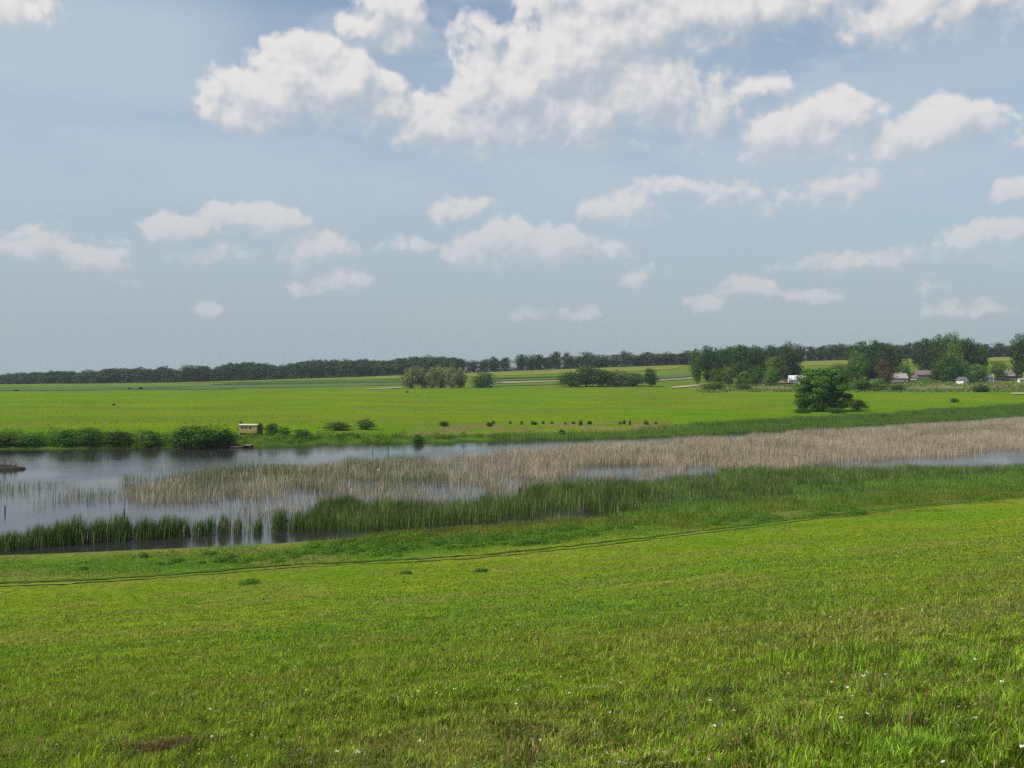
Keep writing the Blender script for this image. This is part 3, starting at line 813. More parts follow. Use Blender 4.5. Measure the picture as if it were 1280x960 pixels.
def crown_arrays(kind, n, leaf, seed):
    """leaf faces of a crown in a unit tree (height 1, spread 1), hung round many uneven lobes"""
    r = np.random.default_rng(seed)
    nl, z0, zw, er, lr = {'round': (40, .06, .50, .40, (.10, .17)), 'tall': (40, .06, .52, .36, (.09, .16)), 'oak': (44, .07, .55, .41, (.09, .17)), 'poplar': (38, .04, .45, .36, (.09, .15)),
                          'willow': (44, .0, .50, .41, (.09, .15)), 'bush': (40, .0, .42, .41, (.11, .18)), 'ball': (70, .0, .40, .42, (.07, .115)), 'spindle': (34, .0, .4, .38, (.1, .16))}[kind]
    P, N, T, cs, big = [], [], [], [], []
    for i in range(nl):
        z = (i + r.random()) / nl
        e = math.log(.5) / math.log(zw); ball = kind == 'ball'; pr = (max(.0, 1 - abs((z - .40) / .66) ** 2.7) ** .5) if ball else max(.0, 1 - abs(2 * z ** e - 1) ** 2.4) ** .5
        q = r.random() ** (.38 if kind != 'ball' else .25); an = r.random() * (2 * math.pi if kind != 'ball' else .9) + i * 2.4
        k = er * (pr * .9 + .06) * q * ((.92 + .14 * r.random()) if ball else (.8 + .35 * r.random()))
        cs.append(np.array([math.cos(an) * k, math.sin(an) * k, z0 + lr[0] * .7 + z * (1 - z0 - 1.5 * lr[0]) + (.05 if not ball else .015) * r.normal() * (z > .5)]))
    per = n // nl
    mid = np.array([0, 0, z0 + (1 - z0) * .45])
    for c in cs:
        R = lr[0] + (lr[1] - lr[0]) * r.random()
        u = r.normal(size=(per, 3)); u /= np.linalg.norm(u, axis=1, keepdims=True)
        rad = R * (.45 + .6 * r.random((per, 1)) ** .55)
        sq = np.array([1.12, 1.12, .80]) if kind not in ('willow', 'poplar') else np.array([.9, .9, 1.25])
        P.append(c + u * rad * sq); out = P[-1] - mid
        N.append(u * 1.0 + out * 1.1 + r.normal(size=(per, 3)) * .4)
        g = .76 + .48 * r.random(); T.append(np.full((per, 1), g) * np.array([1 + .16 * (r.random() - .5), 1, 1])); big.append(np.ones(per))
    # twigs and shaded leaves inside the crown close the view through it
    m = n // 7; f = r.normal(size=(m, 3)); f /= np.linalg.norm(f, axis=1, keepdims=True); f *= r.random((m, 1)) ** .5
    P.append(mid + f * np.array([er * .8, er * .8, (1 - z0) * .40])); N.append(f + r.normal(size=(m, 3)) * .3); T.append(np.full((m, 3), .9)); big.append(np.full(m, 1.9))
    P, N, T, big = np.concatenate(P), np.concatenate(N), np.concatenate(T), np.concatenate(big)
    P[:, 2] = np.maximum(P[:, 2], .015)
    sc = np.array([1, 1, 1.0]); lo, hi = np.percentile(P, 1, axis=0), np.percentile(P, 99, axis=0)
    P[:, 0] = (P[:, 0] - (lo[0] + hi[0]) / 2) / (hi[0] - lo[0]) ; P[:, 1] = (P[:, 1] - (lo[1] + hi[1]) / 2) / (hi[1] - lo[1])
    P[:, 2] = P[:, 2] / hi[2]
    S = leaf * (.6 + .8 * r.random(len(P))) * big
    return P, N, S, T, cs


_tmpl = {}


def template(kind, col, variant, n=3200, leaf=.045):
    key = (kind, col, variant, n)
    if key in _tmpl: return _tmpl[key]
    seed = variant * 101 + sum(map(ord, kind)) * 7
    P, N, S, T, cs = crown_arrays(kind, n, leaf, seed)
    V, q, c = leaves(P, N, S, jitter(T * np.array(col), len(P), .28, .10), .7)
    cm = new_mesh('crown', V, q, None, c); cm.materials.append(M['leaf'])
    r = np.random.default_rng(seed + 1)
    b = MB(); hgt_t = .5 if kind not in ('bush', 'ball') else .35; r0 = .028 if kind not in ('bush', 'ball') else .02
    b.tube([(0, 0, -.02), (.004, 0, .10), (.012, .006, .28), (.0, .0, hgt_t), (0, 0, hgt_t + .22)], [r0 * 1.5, r0, r0 * .85, r0 * .6, r0 * .2], 8)
    for c_ in sorted(cs, key=lambda v: v[2])[::3][:9]:
        z0 = min(.16 + .4 * c_[2] * r.random() + .06, c_[2] * .8); mid = np.array([c_[0] * .45, c_[1] * .45, z0 + (c_[2] - z0) * .6])
        b.tube([(0.005, 0, z0), tuple(mid), tuple(c_)], [r0 * .5, r0 * .34, r0 * .1], 5)
    me = bpy.data.meshes.new('trunk'); me.from_pydata(b.v, [], b.f); me.update(); me.materials.append(M['bark'])
    _tmpl[key] = (cm, me); return _tmpl[key]


LEAFC = {'dark': (.036, .080, .012), 'mid': (.058, .120, .015), 'light': (.105, .185, .028), 'willow': (.185, .225, .095), 'lone': (.075, .150, .016), 'rust': (.085, .056, .030), 'far': (.036, .072, .020), 'bush': (.070, .145, .020)}


def plant(name, loc, h, w, kind, colour, variant, label, cat, group=None, n=3200, leaf=.045, rz=None, depth=1.0):
    cm, tm = template(kind, LEAFC[colour], variant, n, leaf)
    o = empty(name, loc, RNG.random() * 6.28 if rz is None else rz, (w, w * depth, h))
    tag(o, label, cat, group)
    link('trunk' if cat == 'tree' else 'stem', tm, None, o); link('crown' if cat == 'tree' else 'foliage', cm, None, o)
    return o


def tree_at(px, Y, top, w, kind, colour, variant, label, group=None, name='tree', cat='tree', n=3200, leaf=.045, depth=1.0):
    X, Yy, z = at_dist(px, Y)
    return plant(name, (X, Yy, z - .1), max(1.0, z_of(top, Y) - z), w * Y / F, kind, colour, variant, label, cat, group, n, leaf, depth=depth)


def tree_on(px, base, top, w, *a, **k):
    X, Y, z = ground_at(px, base)
    return tree_at(px, Y, top, w, *a, **k)


# the lone tree and what stands round it
tree_on(1029, 514, 462, 68, 'ball', 'lone', 1, 'large round dark green tree standing alone in the far meadow beside the reeds', name='lone_tree', n=15000, leaf=.034)
tree_on(1074, 512, 499, 22, 'bush', 'dark', 2, 'small dark bush just right of the large lone round tree', name='bush', cat='bush')
tree_on(1003, 516.5, 510, 22, 'bush', 'mid', 3, 'low green shrub at the left foot of the large lone tree', name='shrub', cat='bush')
tree_on(1046, 516.5, 510, 24, 'bush', 'mid', 4, 'low green shrub at the right foot of the large lone tree', name='shrub', cat='bush')

# willow clump and its neighbours at the end of the meadow
for i, (px, top, w, word) in enumerate([(513, 459, 26, 'leftmost'), (528, 458, 24, 'second from the left'), (541, 460, 20, 'third from the left'), (552, 457, 24, 'middle, tallest'), (565, 458, 22, 'second from the right'), (575, 460, 18, 'rightmost')]):
    tree_at(px, 690 + 6 * (i % 2), top, w, 'willow', 'willow', i % 3, f'grey green willow, {word} of the clump below the wood', 'willows in the clump below the wood', 'willow')
tree_at(603, 690, 466, 34, 'bush', 'mid', 1, 'squat rounded tree alone just right of the willow clump', name='round_tree')
for px, top, w, kind, colr, v, lab in [
    (714, 465, 28, 'bush', 'mid', 2, 'low bushy tree at the left end of the clump in mid meadow'),
    (733, 458, 32, 'round', 'mid', 3, 'tallest bushy tree of the clump in mid meadow'), (752, 462, 30, 'bush', 'mid', 4, 'rounded tree in the middle of the clump in mid meadow'),
    (773, 462, 24, 'willow', 'willow', 2, 'grey green tree right of the middle of the mid meadow clump'), (790, 467, 26, 'bush', 'dark', 1, 'low dark tree at the right end of the mid meadow clump')]:
    tree_at(px, 690, top, w * 1.4, kind, colr, v, lab, 'trees of the mid meadow clump')
tree_at(813, 680, 461, 19, 'round', 'dark', 2, 'dark narrow tree standing apart right of the mid meadow clump', name='dark_tree')

# village trees, left clump
VG = 'trees round the village'
for px, Y, top, w, kind, colr, v, lab in [
    (871, 690, 437, 18, 'tall', 'mid', 1, 'tall tree at the far left edge of the village clump'), (889, 700, 437, 26, 'oak', 'dark', 2, 'broad dark tree second from the left of the village clump'),
    (906, 735, 434, 28, 'oak', 'far', 3, 'bluish dark tree behind the left part of the village clump'), (925, 705, 432, 34, 'oak', 'dark', 4, 'large dark domed tree at the middle of the left village clump'),
    (944, 715, 433, 28, 'oak', 'dark', 1, 'dark tree just right of the large domed tree in the village'), (962, 745, 436, 24, 'oak', 'far', 2, 'far tree showing between the dome and the peak of the village clump'),
    (981, 710, 429, 24, 'tall', 'dark', 3, 'tallest pointed tree of the left village clump, above the white roof'), (991, 715, 440, 24, 'oak', 'dark', 4, 'dark tree leaning over the white roofed barn from the left'),
    (969, 690, 446, 26, 'round', 'light', 1, 'light green tree in front of the tall pointed village tree'), (948, 685, 457, 22, 'bush', 'mid', 2, 'small green tree before the dark village clump'),
    (911, 668, 457, 20, 'round', 'light', 3, 'light green small tree in front of the large domed village tree'), (896, 672, 461, 20, 'bush', 'mid', 1, 'low rounded tree at the foot of the left village trees'),
    (930, 672, 464, 18, 'bush', 'light', 4, 'low light bush below the domed village tree'), (963, 675, 460, 18, 'bush', 'light', 2, 'pale low bush beside the small white shed'),
    (1010, 740, 461, 22, 'bush', 'dark', 3, 'dark low tree between the white roofed barn and the brown roof'), (1048, 745, 455, 30, 'bush', 'mid', 2, 'low bushy tree right of the brown roofed house behind the lone tree')]:
    tree_at(px, Y, top, w, kind, colr, v, lab, VG, 'village_tree')
tree_on(890, 487, 477, 36, 'bush', 'light', 1, 'wide low pale bush by the dusty lane left of the village', name='bush', cat='bush')
tree_on(929, 487, 479, 24, 'bush', 'mid', 2, 'round low bush in front of the left village clump', name='bush', cat='bush')
# village trees, right clumps
for px, Y, top, w, kind, colr, v, lab in [
    (1070, 730, 430, 26, 'oak', 'mid', 1, 'left edge tree of the middle village clump'), (1097, 740, 427, 34, 'oak', 'dark', 2, 'big dark tree crowning the middle village clump'),
    (1116, 735, 433, 28, 'oak', 'dark', 3, 'dark right hand tree of the middle village clump'), (1072, 705, 440, 22, 'round', 'light', 4, 'light green tree low in front of the middle village clump'),
    (1088, 715, 448, 28, 'bush', 'dark', 1, 'low dark tree at the foot of the middle village clump'), (1060, 700, 455, 16, 'bush', 'mid', 2, 'small tree just right of and behind the lone meadow tree'),
    (1107, 640, 450, 22, 'round', 'rust', 2, 'reddish brown leaved tree standing before the village houses'),
    (1145, 930, 432, 16, 'round', 'far', 3, 'small hazy tree on the slope between two village clumps'), (1158, 780, 424, 26, 'oak', 'far', 4, 'left shoulder tree of the tallest village clump'),
    (1172, 745, 420, 24, 'oak', 'dark', 1, 'dark tree left of the pale poplar in the tallest village clump'), (1185, 735, 418, 22, 'tall', 'mid', 2, 'high tree next to the pale poplar in the tallest village clump'),
    (1193, 722, 417, 18, 'poplar', 'light', 3, 'pale yellowish poplar in the middle of the tallest village clump'), (1208, 745, 424, 30, 'oak', 'dark', 4, 'dark broad tree right of the pale poplar'),
    (1224, 745, 430, 26, 'oak', 'dark', 1, 'dark tree at the right end of the tallest village clump'), (1183, 700, 444, 34, 'bush', 'mid', 2, 'wide low tree below the pale poplar'),
    (1206, 700, 451, 24, 'bush', 'mid', 3, 'low green tree above the white gabled cottage'), (1222, 690, 455, 26, 'bush', 'light', 4, 'light green low tree between the white gable and the grey roof'),
    (1247, 705, 452, 22, 'bush', 'mid', 1, 'bushy tree just left of the wide pale roof at the right edge'), (1277, 700, 418, 28, 'oak', 'dark', 2, 'tall dark tree cut by the right edge of the view'),
    (1296, 705, 424, 30, 'oak', 'mid', 3, 'tree beyond the right edge beside the tall dark tree'), (1132, 725, 456, 16, 'bush', 'light', 4, 'small light bush right of the pink walled house'),
    (1170, 715, 455, 18, 'bush', 'mid', 1, 'small bush right of the brown roofed house in the village centre')]:
    tree_at(px, Y, top, w, kind, colr, v, lab, VG, 'village_tree')
for px, base, top, w, colr, v, lab in [(1076, 488, 474, 30, 'mid', 1, 'broad low bush right of the lone tree, by the pale fen'), (1097, 488, 473, 28, 'light', 2, 'lighter bush beside the broad low bush by the fen'), (1122, 488, 481, 24, 'mid', 3, 'flat low bush in the pale fen below the reddish tree'),
                            (1207, 479, 471, 22, 'dark', 4, 'dark low bush under the white gabled cottage'), (1225, 490, 481, 26, 'mid', 1, 'low green bush in the fen at the right'), (1193, 503, 497.5, 12, 'mid', 2, 'small isolated bush at the rim of the green sedge on the right')]:
    tree_on(px, base, top, w, 'bush', colr, v, lab, name='bush', cat='bush')

# bushes along the far bank of the pond
for px, base, top, w, colr, v, lab in [
    (250, 559, 530.6, 66, 'bush', 1, 'largest dense bush on the far bank, just left of the hut'), (222, 558, 538.2, 34, 'bush', 2, 'medium bush touching the left side of the largest bank bush'), (283, 558, 535.6, 30, 'dark', 3, 'dark bush between the largest bank bush and the hut'),
    (110, 557, 534.6, 44, 'bush', 4, 'broad bush at the middle of the far bank thicket'), (80, 557, 537.2, 34, 'bush', 1, 'bush left of the broad bush on the far bank'), (150, 557, 538.9, 36, 'dark', 2, 'dark bush right of the broad bush on the far bank'),
    (185, 558, 537.4, 34, 'bush', 3, 'bush midway between the broad bush and the largest bush'), (40, 557, 543.2, 38, 'bush', 2, 'low bush near the left end of the far bank'), (5, 557, 542.4, 38, 'mid', 4, 'low bush at the left edge of the far bank'), (-35, 557, 540.7, 40, 'bush', 1, 'low bush beyond the left edge on the far bank'),
    (325, 544, 528, 9, 'dark', 2, 'narrow dark shrub against the right end of the hut'), (301, 541, 526, 8, 'dark', 3, 'small dark shrub behind the left end of the hut'),
    (340, 544, 529, 20, 'bush', 4, 'dark bush a few steps right of the hut'), (356, 544, 534, 16, 'bush', 1, 'small bush right of the dark bush by the hut'), (420, 538, 527, 36, 'bush', 2, 'wide bush on the meadow edge right of the hut'), (457, 537, 523, 26, 'bush', 3, 'pointed bush next to the wide meadow edge bush'),
    (378, 548, 536, 26, 'mid', 1, 'light bush on the bank below the wide meadow edge bush'), (522, 554, 543, 14, 'bush', 4, 'dark round bush at the water where the reeds begin'), (555, 533, 526, 13, 'dark', 1, 'small round bush on the dry brown strip'), (612, 533, 528, 9, 'dark', 2, 'tiny bush right of the small round bush'), (702, 543, 536, 10, 'bush', 3, 'small green bush in the sedge below the sapling row')]:
    tree_on(px, base, top, w, 'bush', colr, v, lab, name='bush', cat='bush', n=2600 if w < 40 else 4200, leaf=.05 if w < 40 else .036)
for px in (612, 620, 638, 656, 666, 674, 679, 690, 704, 718, 730, 738, 745, 770, 780, 795, 806, 815, 823):
    hh = 2.2 + 3.4 * RNG.random(); tree_on(px + RNG.normal() * 3.5, 529.5 + 2.2 * RNG.random(), 530 - hh, 3.0 + 2.8 * RNG.random(), 'spindle' if RNG.random() < .6 else 'round', 'mid' if RNG.random() < .6 else 'light', int(RNG.integers(1, 5)), 'small sapling in the row along the dry edge of the meadow', 'saplings in a row at the meadow edge', 'sapling', 'sapling', n=700, leaf=.10)
for px, base, h, w, lab in [(176, 487, 3.6, 7, 'small dark bush alone in the left fields below the wood'), (162, 487, 2.6, 4, 'tiny bush left of the small dark bush in the left fields'), (20, 489, 2.4, 8, 'small dark bush near the left edge of the fields'), (142, 507, 2.5, 4, 'tiny dark shrub in the left of the far meadow'), (509, 491, 2.5, 4, 'tiny shrub below the left end of the willows')]:
    tree_on(px, base, base - h, w, 'bush', 'dark', 2, lab, name='bush', cat='bush', n=700, leaf=.10)

# tufts standing out on the near slope
for px, py, w, h, lab in [(312, 730, 30, 7, 'dark leafy tuft alone on the near slope below the track'), (180, 697, 12, 7, 'small dark tuft on the bank before the left reeds'), (508, 717, 16, 4, 'low dark tuft in the grass right of the leafy tuft'), (600, 714, 22, 3, 'flat dark tuft in the grass below the middle of the track'), (104, 712, 14, 4, 'flat green tuft beside the track at the left')]:
    x, y, z = ground_at(px, py); a = Acc(); ww = w * y / F / 2
    o = None
    clump(a, 0, 0, ww, max(.18, h * y / F * .9), 900, .09, (.080, .175, .022), z=0)
    V = np.concatenate(a.v); V[:, 2] += hgt(V[:, 0] + x, V[:, 1] + y) - z; a.v = [V]
    tag(link('leafy_tuft', a.mesh('leafy_tuft'), M['grass'], None, (x, y, z)), lab, 'plant', 'tufts on the near slope')

# skyline trees on the ridge to the right of the wood
tops = [(592, 450), (606, 449), (618, 446), (631, 447), (651, 443), (664, 444), (672, 443), (684, 446), (695, 439.5), (709, 440.5), (721, 445), (733, 439.5), (745, 443), (757, 443.5), (769, 443), (782, 438.5), (793, 443), (801, 443), (810, 440), (821, 442), (832, 440), (842, 442), (852, 441), (862, 438)]
x = 872.0
while x < 1330:
    tops.append((x, float(np.interp(x, [872, 1000, 1060, 1100, 1140, 1240, 1290], [437, 431, 430, 429, 429, 430, 431]) + RNG.normal() * 1.6))); x += 9 + 6 * RNG.random()
for i, (px, top) in enumerate(tops):
    sec = 'left of the village' if px < 865 else ('behind the left village trees' if px < 1060 else 'behind the right village trees')
    tree_at(px, 1105 + 25 * RNG.random(), top + .3, 17 + 5 * RNG.random(), ('round', 'tall', 'oak')[i % 3], 'far', i % 5, f'distant dark tree in the skyline row {sec}', 'skyline trees ' + sec, 'skyline_tree', n=2200, leaf=.055)


def woodland(name, pts, rows, seed, nleaf=1500):
    """a far-off wood as one mass: crowns several rows deep"""
    a = Acc(); r = np.random.default_rng(seed)
    tm = [crown_arrays(k, nleaf, .07, 300 + i) for i, k in enumerate(('round', 'tall', 'oak', 'round', 'tall'))]
    xs = np.array([p[0] for p in pts]); ts = np.array([p[1] for p in pts])
    for row in range(rows):
        px = xs[0] + 3
        while px < xs[-1] - 3:
            Y = 1085 + row * 13 + r.random() * 8; X, _, z = at_dist(px, Y)
            top = np.interp(px, xs, ts) + r.normal() * 1.0 + (1.5 if row == 0 else 0) ; h = max(6, z_of(top, Y) - z); w = (15 + 6 * r.random())
            P, N, S, T, cs = tm[int(r.integers(5))]
            ang = r.random() * 6.28; ca, sa = math.cos(ang), math.sin(ang); R = np.array([[ca, -sa, 0], [sa, ca, 0], [0, 0, 1]])
            Pw = (P @ R.T) * np.array([w, w, h]); Nw = N @ R.T
            Pw += np.array([X, Y, z]); g = .85 + .3 * r.random()
            V, q, c = leaves(Pw, Nw, S * (w + h) * .5, jitter(T * np.array(LEAFC['far']) * g, len(P), .25, .1), .8); a.add(V, q, None, c)
            px += 8.5 + 4 * r.random()
    return tag(link(name, a.mesh(name), M['wood_leaf']), kind='stuff')


woodland('far_woodland', [(-160, 474), (0, 471), (12, 467), (40, 466.5), (76, 464), (98, 466.5), (130, 462), (150, 461.5), (172, 460), (190, 463), (204, 458), (216, 463), (226, 463), (240, 463)], 3, 1)
woodland('woodland', [(252, 459), (268, 462), (290, 455), (330, 455), (346, 459), (375, 453), (400, 451), (440, 451), (480, 452), (500, 450), (540, 446.5), (568, 447), (580, 451)], 4, 2)
tree_at(236, 1075, 457, 34, 'oak', 'far', 2, 'broad dark tree at the left end of the wood, standing forward of it', name='woodland_tree')

def hedge(name, x0, x1, Y, hmax, step, col):
    a = Acc(); px = x0
    while px < x1:
        yy = Y + 14 * RNG.random(); X, _, z = at_dist(px, yy); r = 4 + 3 * RNG.random(); clump(a, X, yy, r, hmax * (.6 + .6 * RNG.random()), 260, 1.0, col); px += step * (.6 + .8 * RNG.random())
    return tag(link(name, a.mesh(name), M['wood_leaf']), kind='stuff')


hedge('undergrowth', 586, 1340, 1110, 6.5, 4.2, LEAFC['far'])
hedge('woodland_edge', -150, 584, 1078, 7.5, 4.5, LEAFC['far'])

# ------------------------------------------------------------------ village houses
WALLC = {k: plain('render_' + k, c, .85, .12, .6) for k, c in {'white': (.72, .71, .68), 'cream': (.58, .50, .34), 'pink': (.32, .25, .26), 'grey': (.38, .37, .36), 'ochre': (.50, .38, .18)}.items()}
ROOFC = {'sheet_white': boards('white_sheet_roof', (.78, .79, .80), 'X', 1.1, .05), 'brown': boards('brown_sheet_roof', (.21, .165, .16), 'X', 1.1, .15), 'grey': boards('grey_slate_roof', (.30, .28, .28), 'X', 1.1, .15), 'pale': boards('pale_slate_roof', (.32, .29, .27), 'X', 1.1, .12), 'dark': boards('dark_roof', (.10, .10, .11), 'X', 1.1, .15)}
GLASS = plain('window_glass', (.03, .035, .04), .1, .1, 1.0, spec=.6); FRAME = plain('window_frame_paint', (.65, .65, .62), .6, .08); DOORM = boards('door_boards', (.16, .10, .06), 'X', .2)


def house(px, Y, w, d, eave, ridge, rz, wall, roof, label, nwin=3, chimney=True, door=True, name='house', gable_front=False, lift=0.0):
    X, _, z = at_dist(px, Y)
    o = tag(empty(name, (X, Y, z + lift), math.radians(rz)), label, 'house')
    hw, hd = w / 2, d / 2
    b = MB()
    if gable_front: V = [(-hw, -hd, -1.0), (hw, -hd, -1.0), (hw, hd, -1.0), (-hw, hd, -1.0), (-hw, -hd, eave), (hw, -hd, eave), (hw, hd, eave), (-hw, hd, eave), (0, -hd, ridge), (0, hd, ridge)]; Fc = [(0, 1, 5, 8, 4), (2, 3, 7, 9, 6), (1, 2, 6, 5), (3, 0, 4, 7), (3, 2, 1, 0), (5, 6, 9, 8), (7, 4, 8, 9)]
    else: V = [(-hw, -hd, -1.0), (hw, -hd, -1.0), (hw, hd, -1.0), (-hw, hd, -1.0), (-hw, -hd, eave), (hw, -hd, eave), (hw, hd, eave), (-hw, hd, eave), (-hw, 0, ridge), (hw, 0, ridge)]; Fc = [(0, 1, 5, 4), (2, 3, 7, 6), (1, 2, 6, 9, 5), (3, 0, 4, 8, 7), (3, 2, 1, 0), (4, 5, 9, 8), (6, 7, 8, 9)]
    b.add(V, Fc).build('wall', WALLC[wall], o)
    rb = MB(); ov, th = .45, .16
    def slab(p0, p1, p2, p3):
        n = (Vector(p1) - Vector(p0)).cross(Vector(p3) - Vector(p0)).normalized()
        if n.z < 0: n = -n
        q = [Vector(p) + n * .012 for p in (p0, p1, p2, p3)]; u = [p + n * th for p in q]
        rb.add(q + u, [(3, 2, 1, 0), (4, 5, 6, 7), (0, 1, 5, 4), (1, 2, 6, 5), (2, 3, 7, 6), (3, 0, 4, 7)])
    if gable_front:
        sl = (ridge - eave) / hw; e = eave - ov * sl
        slab((-hw - ov, -hd - ov, e), (0, -hd - ov, ridge), (0, hd + ov, ridge), (-hw - ov, hd + ov, e)); slab((hw + ov, -hd - ov, e), (0, -hd - ov, ridge), (0, hd + ov, ridge), (hw + ov, hd + ov, e))
    else:
        sl = (ridge - eave) / hd; e = eave - ov * sl
        slab((-hw - ov, -hd - ov, e), (hw + ov, -hd - ov, e), (hw + ov, 0, ridge), (-hw - ov, 0, ridge)); slab((-hw - ov, hd + ov, e), (hw + ov, hd + ov, e), (hw + ov, 0, ridge), (-hw - ov, 0, ridge))
    ro = rb.build('roof', ROOFC[roof], o)
    if chimney:
        cx = w * .18; MB().box((cx - .3, -.3, ridge - .5), (cx + .3, .3, ridge + .9)).box((cx - .38, -.38, ridge + .9), (cx + .38, .38, ridge + 1.02)).build('chimney', WALLC['grey'], ro)
    for i in range(nwin):
        x = -hw + w * (i + .5) / nwin
        if door and i == nwin - 1:
            MB().box((x - .5, -hd - .05, .0), (x + .5, -hd - .004, min(2.0, eave - .25))).build('door', DOORM, o); continue
        f = MB(); x0, x1, z0, z1 = x - .6, x + .6, .85, min(2.1, eave - .3); y0, y1 = -hd - .06, -hd - .004
        f.box((x0, y0, z0), (x0 + .1, y1, z1)).box((x1 - .1, y0, z0), (x1, y1, z1)).box((x0 + .1, y0, z0), (x1 - .1, y1, z0 + .1)).box((x0 + .1, y0, z1 - .1), (x1 - .1, y1, z1)).box((x - .04, y0, z0 + .1), (x + .04, y1, z1 - .1))
        fo = f.build('window', FRAME, o); MB().box((x0 + .1, -hd - .03, z0 + .1), (x - .04, -hd - .006, z1 - .1)).box((x + .04, -hd - .03, z0 + .1), (x1 - .1, -hd - .006, z1 - .1)).build('pane', GLASS, fo)
    return o


house(996, 700, 11.5, 8, 2.6, 5.6, -6, 'white', 'sheet_white', 'low white house with a bright white sheet roof right of the left village trees', 3, False)
house(1030, 735, 13.5, 8, 3.0, 6.4, 5, 'cream', 'brown', 'long cream house with a dull brown roof behind the lone meadow tree', 4)
house(1044, 715, 4.6, 4, 2.3, 3.5, 10, 'grey', 'pale', 'small dark outhouse with a pale roof edge right of the long cream house', 1, False, True, 'shed')
house(955, 683, 3.2, 3.0, 2.3, 3.4, 0, 'white', 'grey', 'tiny white shed under the left village trees', 1, False, True, 'shed')
house(1123, 700, 11.0, 8, 3.0, 6.4, -5, 'pink', 'pale', 'pinkish walled house with a pale roof right of the reddish tree', 3)
house(1153, 745, 12.0, 8, 2.8, 6.0, 4, 'pink', 'brown', 'long house with a brown roof left of the tallest village clump', 3)
house(1141, 700, 4.0, 2.2, 1.5, 2.1, 0, 'white', 'pale', 'low white lean-to left of the long house with a brown roof', 1, False, True, 'shed')
house(1203, 672, 4.6, 7, 3.0, 5.0, 16, 'white', 'dark', 'white gabled cottage at the foot of the tallest village clump', 2, False, True, gable_front=True)
house(1217, 725, 7.0, 7, 3.6, 7.0, -4, 'cream', 'pale', 'cream house with a pale roof half hidden by a light green tree', 2)
house(1235, 690, 6.4, 6, 3.2, 5.8, -8, 'white', 'grey', 'small white house with a grey roof left of the wide pale roof', 2)
house(1262, 715, 13.0, 8, 3.2, 7.0, 4, 'pink', 'pale', 'wide house with a pale roof near the right edge of the village', 4)
house(1276, 685, 3.4, 3, 2.0, 3.0, 0, 'white', 'grey', 'tiny white outbuilding at the right edge under the tall dark tree', 1, False, True, 'shed')
house(1093, 690, 5.0, 4, 1.9, 2.9, 0, 'grey', 'dark', 'low grey shed left of the reddish tree', 2, False, True, 'shed')

# ------------------------------------------------------------------ hut, boat, landing stage on the far bank
TAN_B = boards('tan_boards', (.33, .25, .110), 'Z', .22, .18); HUT_ROOF = plain('hut_roof_sheet', (.50, .47, .37), .6, .15, 1.0); DARKW = plain('tarred_wood', (.035, .032, .030), .8, .3, 2.0)
OLDWOOD = boards('weathered_wood', (.26, .22, .17), 'X', .18, .3); REDWOOD = plain('worn_red_paint', (.62, .42, .33), .7, .35, 3.0); RUBBER = plain('tyre_rubber', (.02, .02, .02), .85, .2, 5.0)
hx, hy, hz = ground_at(312, 543.5)
hz = h1(hx, hy)
hut = tag(empty('wagon_hut', (hx, hy, hz), math.radians(-7)), 'tan wooden wagon hut with three small windows on the far bank', 'hut')
HW, HD = 2.55, 1.15
MB().box((-HW, -HD, .55), (HW, HD, 2.62)).build('wall', TAN_B, hut, .015)
MB().add([(-HW - .18, -HD - .2, 2.63), (HW + .18, -HD - .2, 2.63), (HW + .18, HD + .2, 2.63), (-HW - .18, HD + .2, 2.63), (-HW - .18, -HD * .55, 2.9), (HW + .18, -HD * .55, 2.9), (HW + .18, HD * .55, 2.9), (-HW - .18, HD * .55, 2.9)],
         [(3, 2, 1, 0), (4, 5, 6, 7), (0, 1, 5, 4), (1, 2, 6, 5), (2, 3, 7, 6), (3, 0, 4, 7)]).build('roof', HUT_ROOF, hut, .02)
for x in (-1.55, -.55, .65):
    f = MB(); y0, y1 = -HD - .06, -HD - .003
    f.box((x - .36, y0, 1.72), (x - .29, y1, 2.36)).box((x + .29, y0, 1.72), (x + .36, y1, 2.36)).box((x - .29, y0, 1.72), (x + .29, y1, 1.79)).box((x - .29, y0, 2.29), (x + .29, y1, 2.36))
    w_ = f.build('window', plain('window_trim', (.22, .17, .09), .7), hut); MB().box((x - .29, -HD - .03, 1.79), (x + .29, -HD - .005, 2.29)).build('pane', GLASS, w_)
MB().box((HW + .004, -.95, .60), (HW + .05, .95, 2.55)).build('end_shade', DARKW, hut)  # dark sheet painting the shade on the hut's right end
MB().box((-HW + .1, -HD + .1, .40), (HW - .1, HD - .1, .548)).build('chassis', DARKW, hut)
for x in (-1.8, 1.8):
    for y in (-1.0, 1.0): MB().tube([(x, y - .1, .28), (x, y + .1, .28)], [.3, .3], 14).build('wheel', RUBBER, hut)
MB().box((-HW - .55, -.35, .10), (-HW - .02, .35, .22)).box((-HW - .30, -.35, .222), (-HW - .02, .35, .42)).build('step', OLDWOOD, hut)

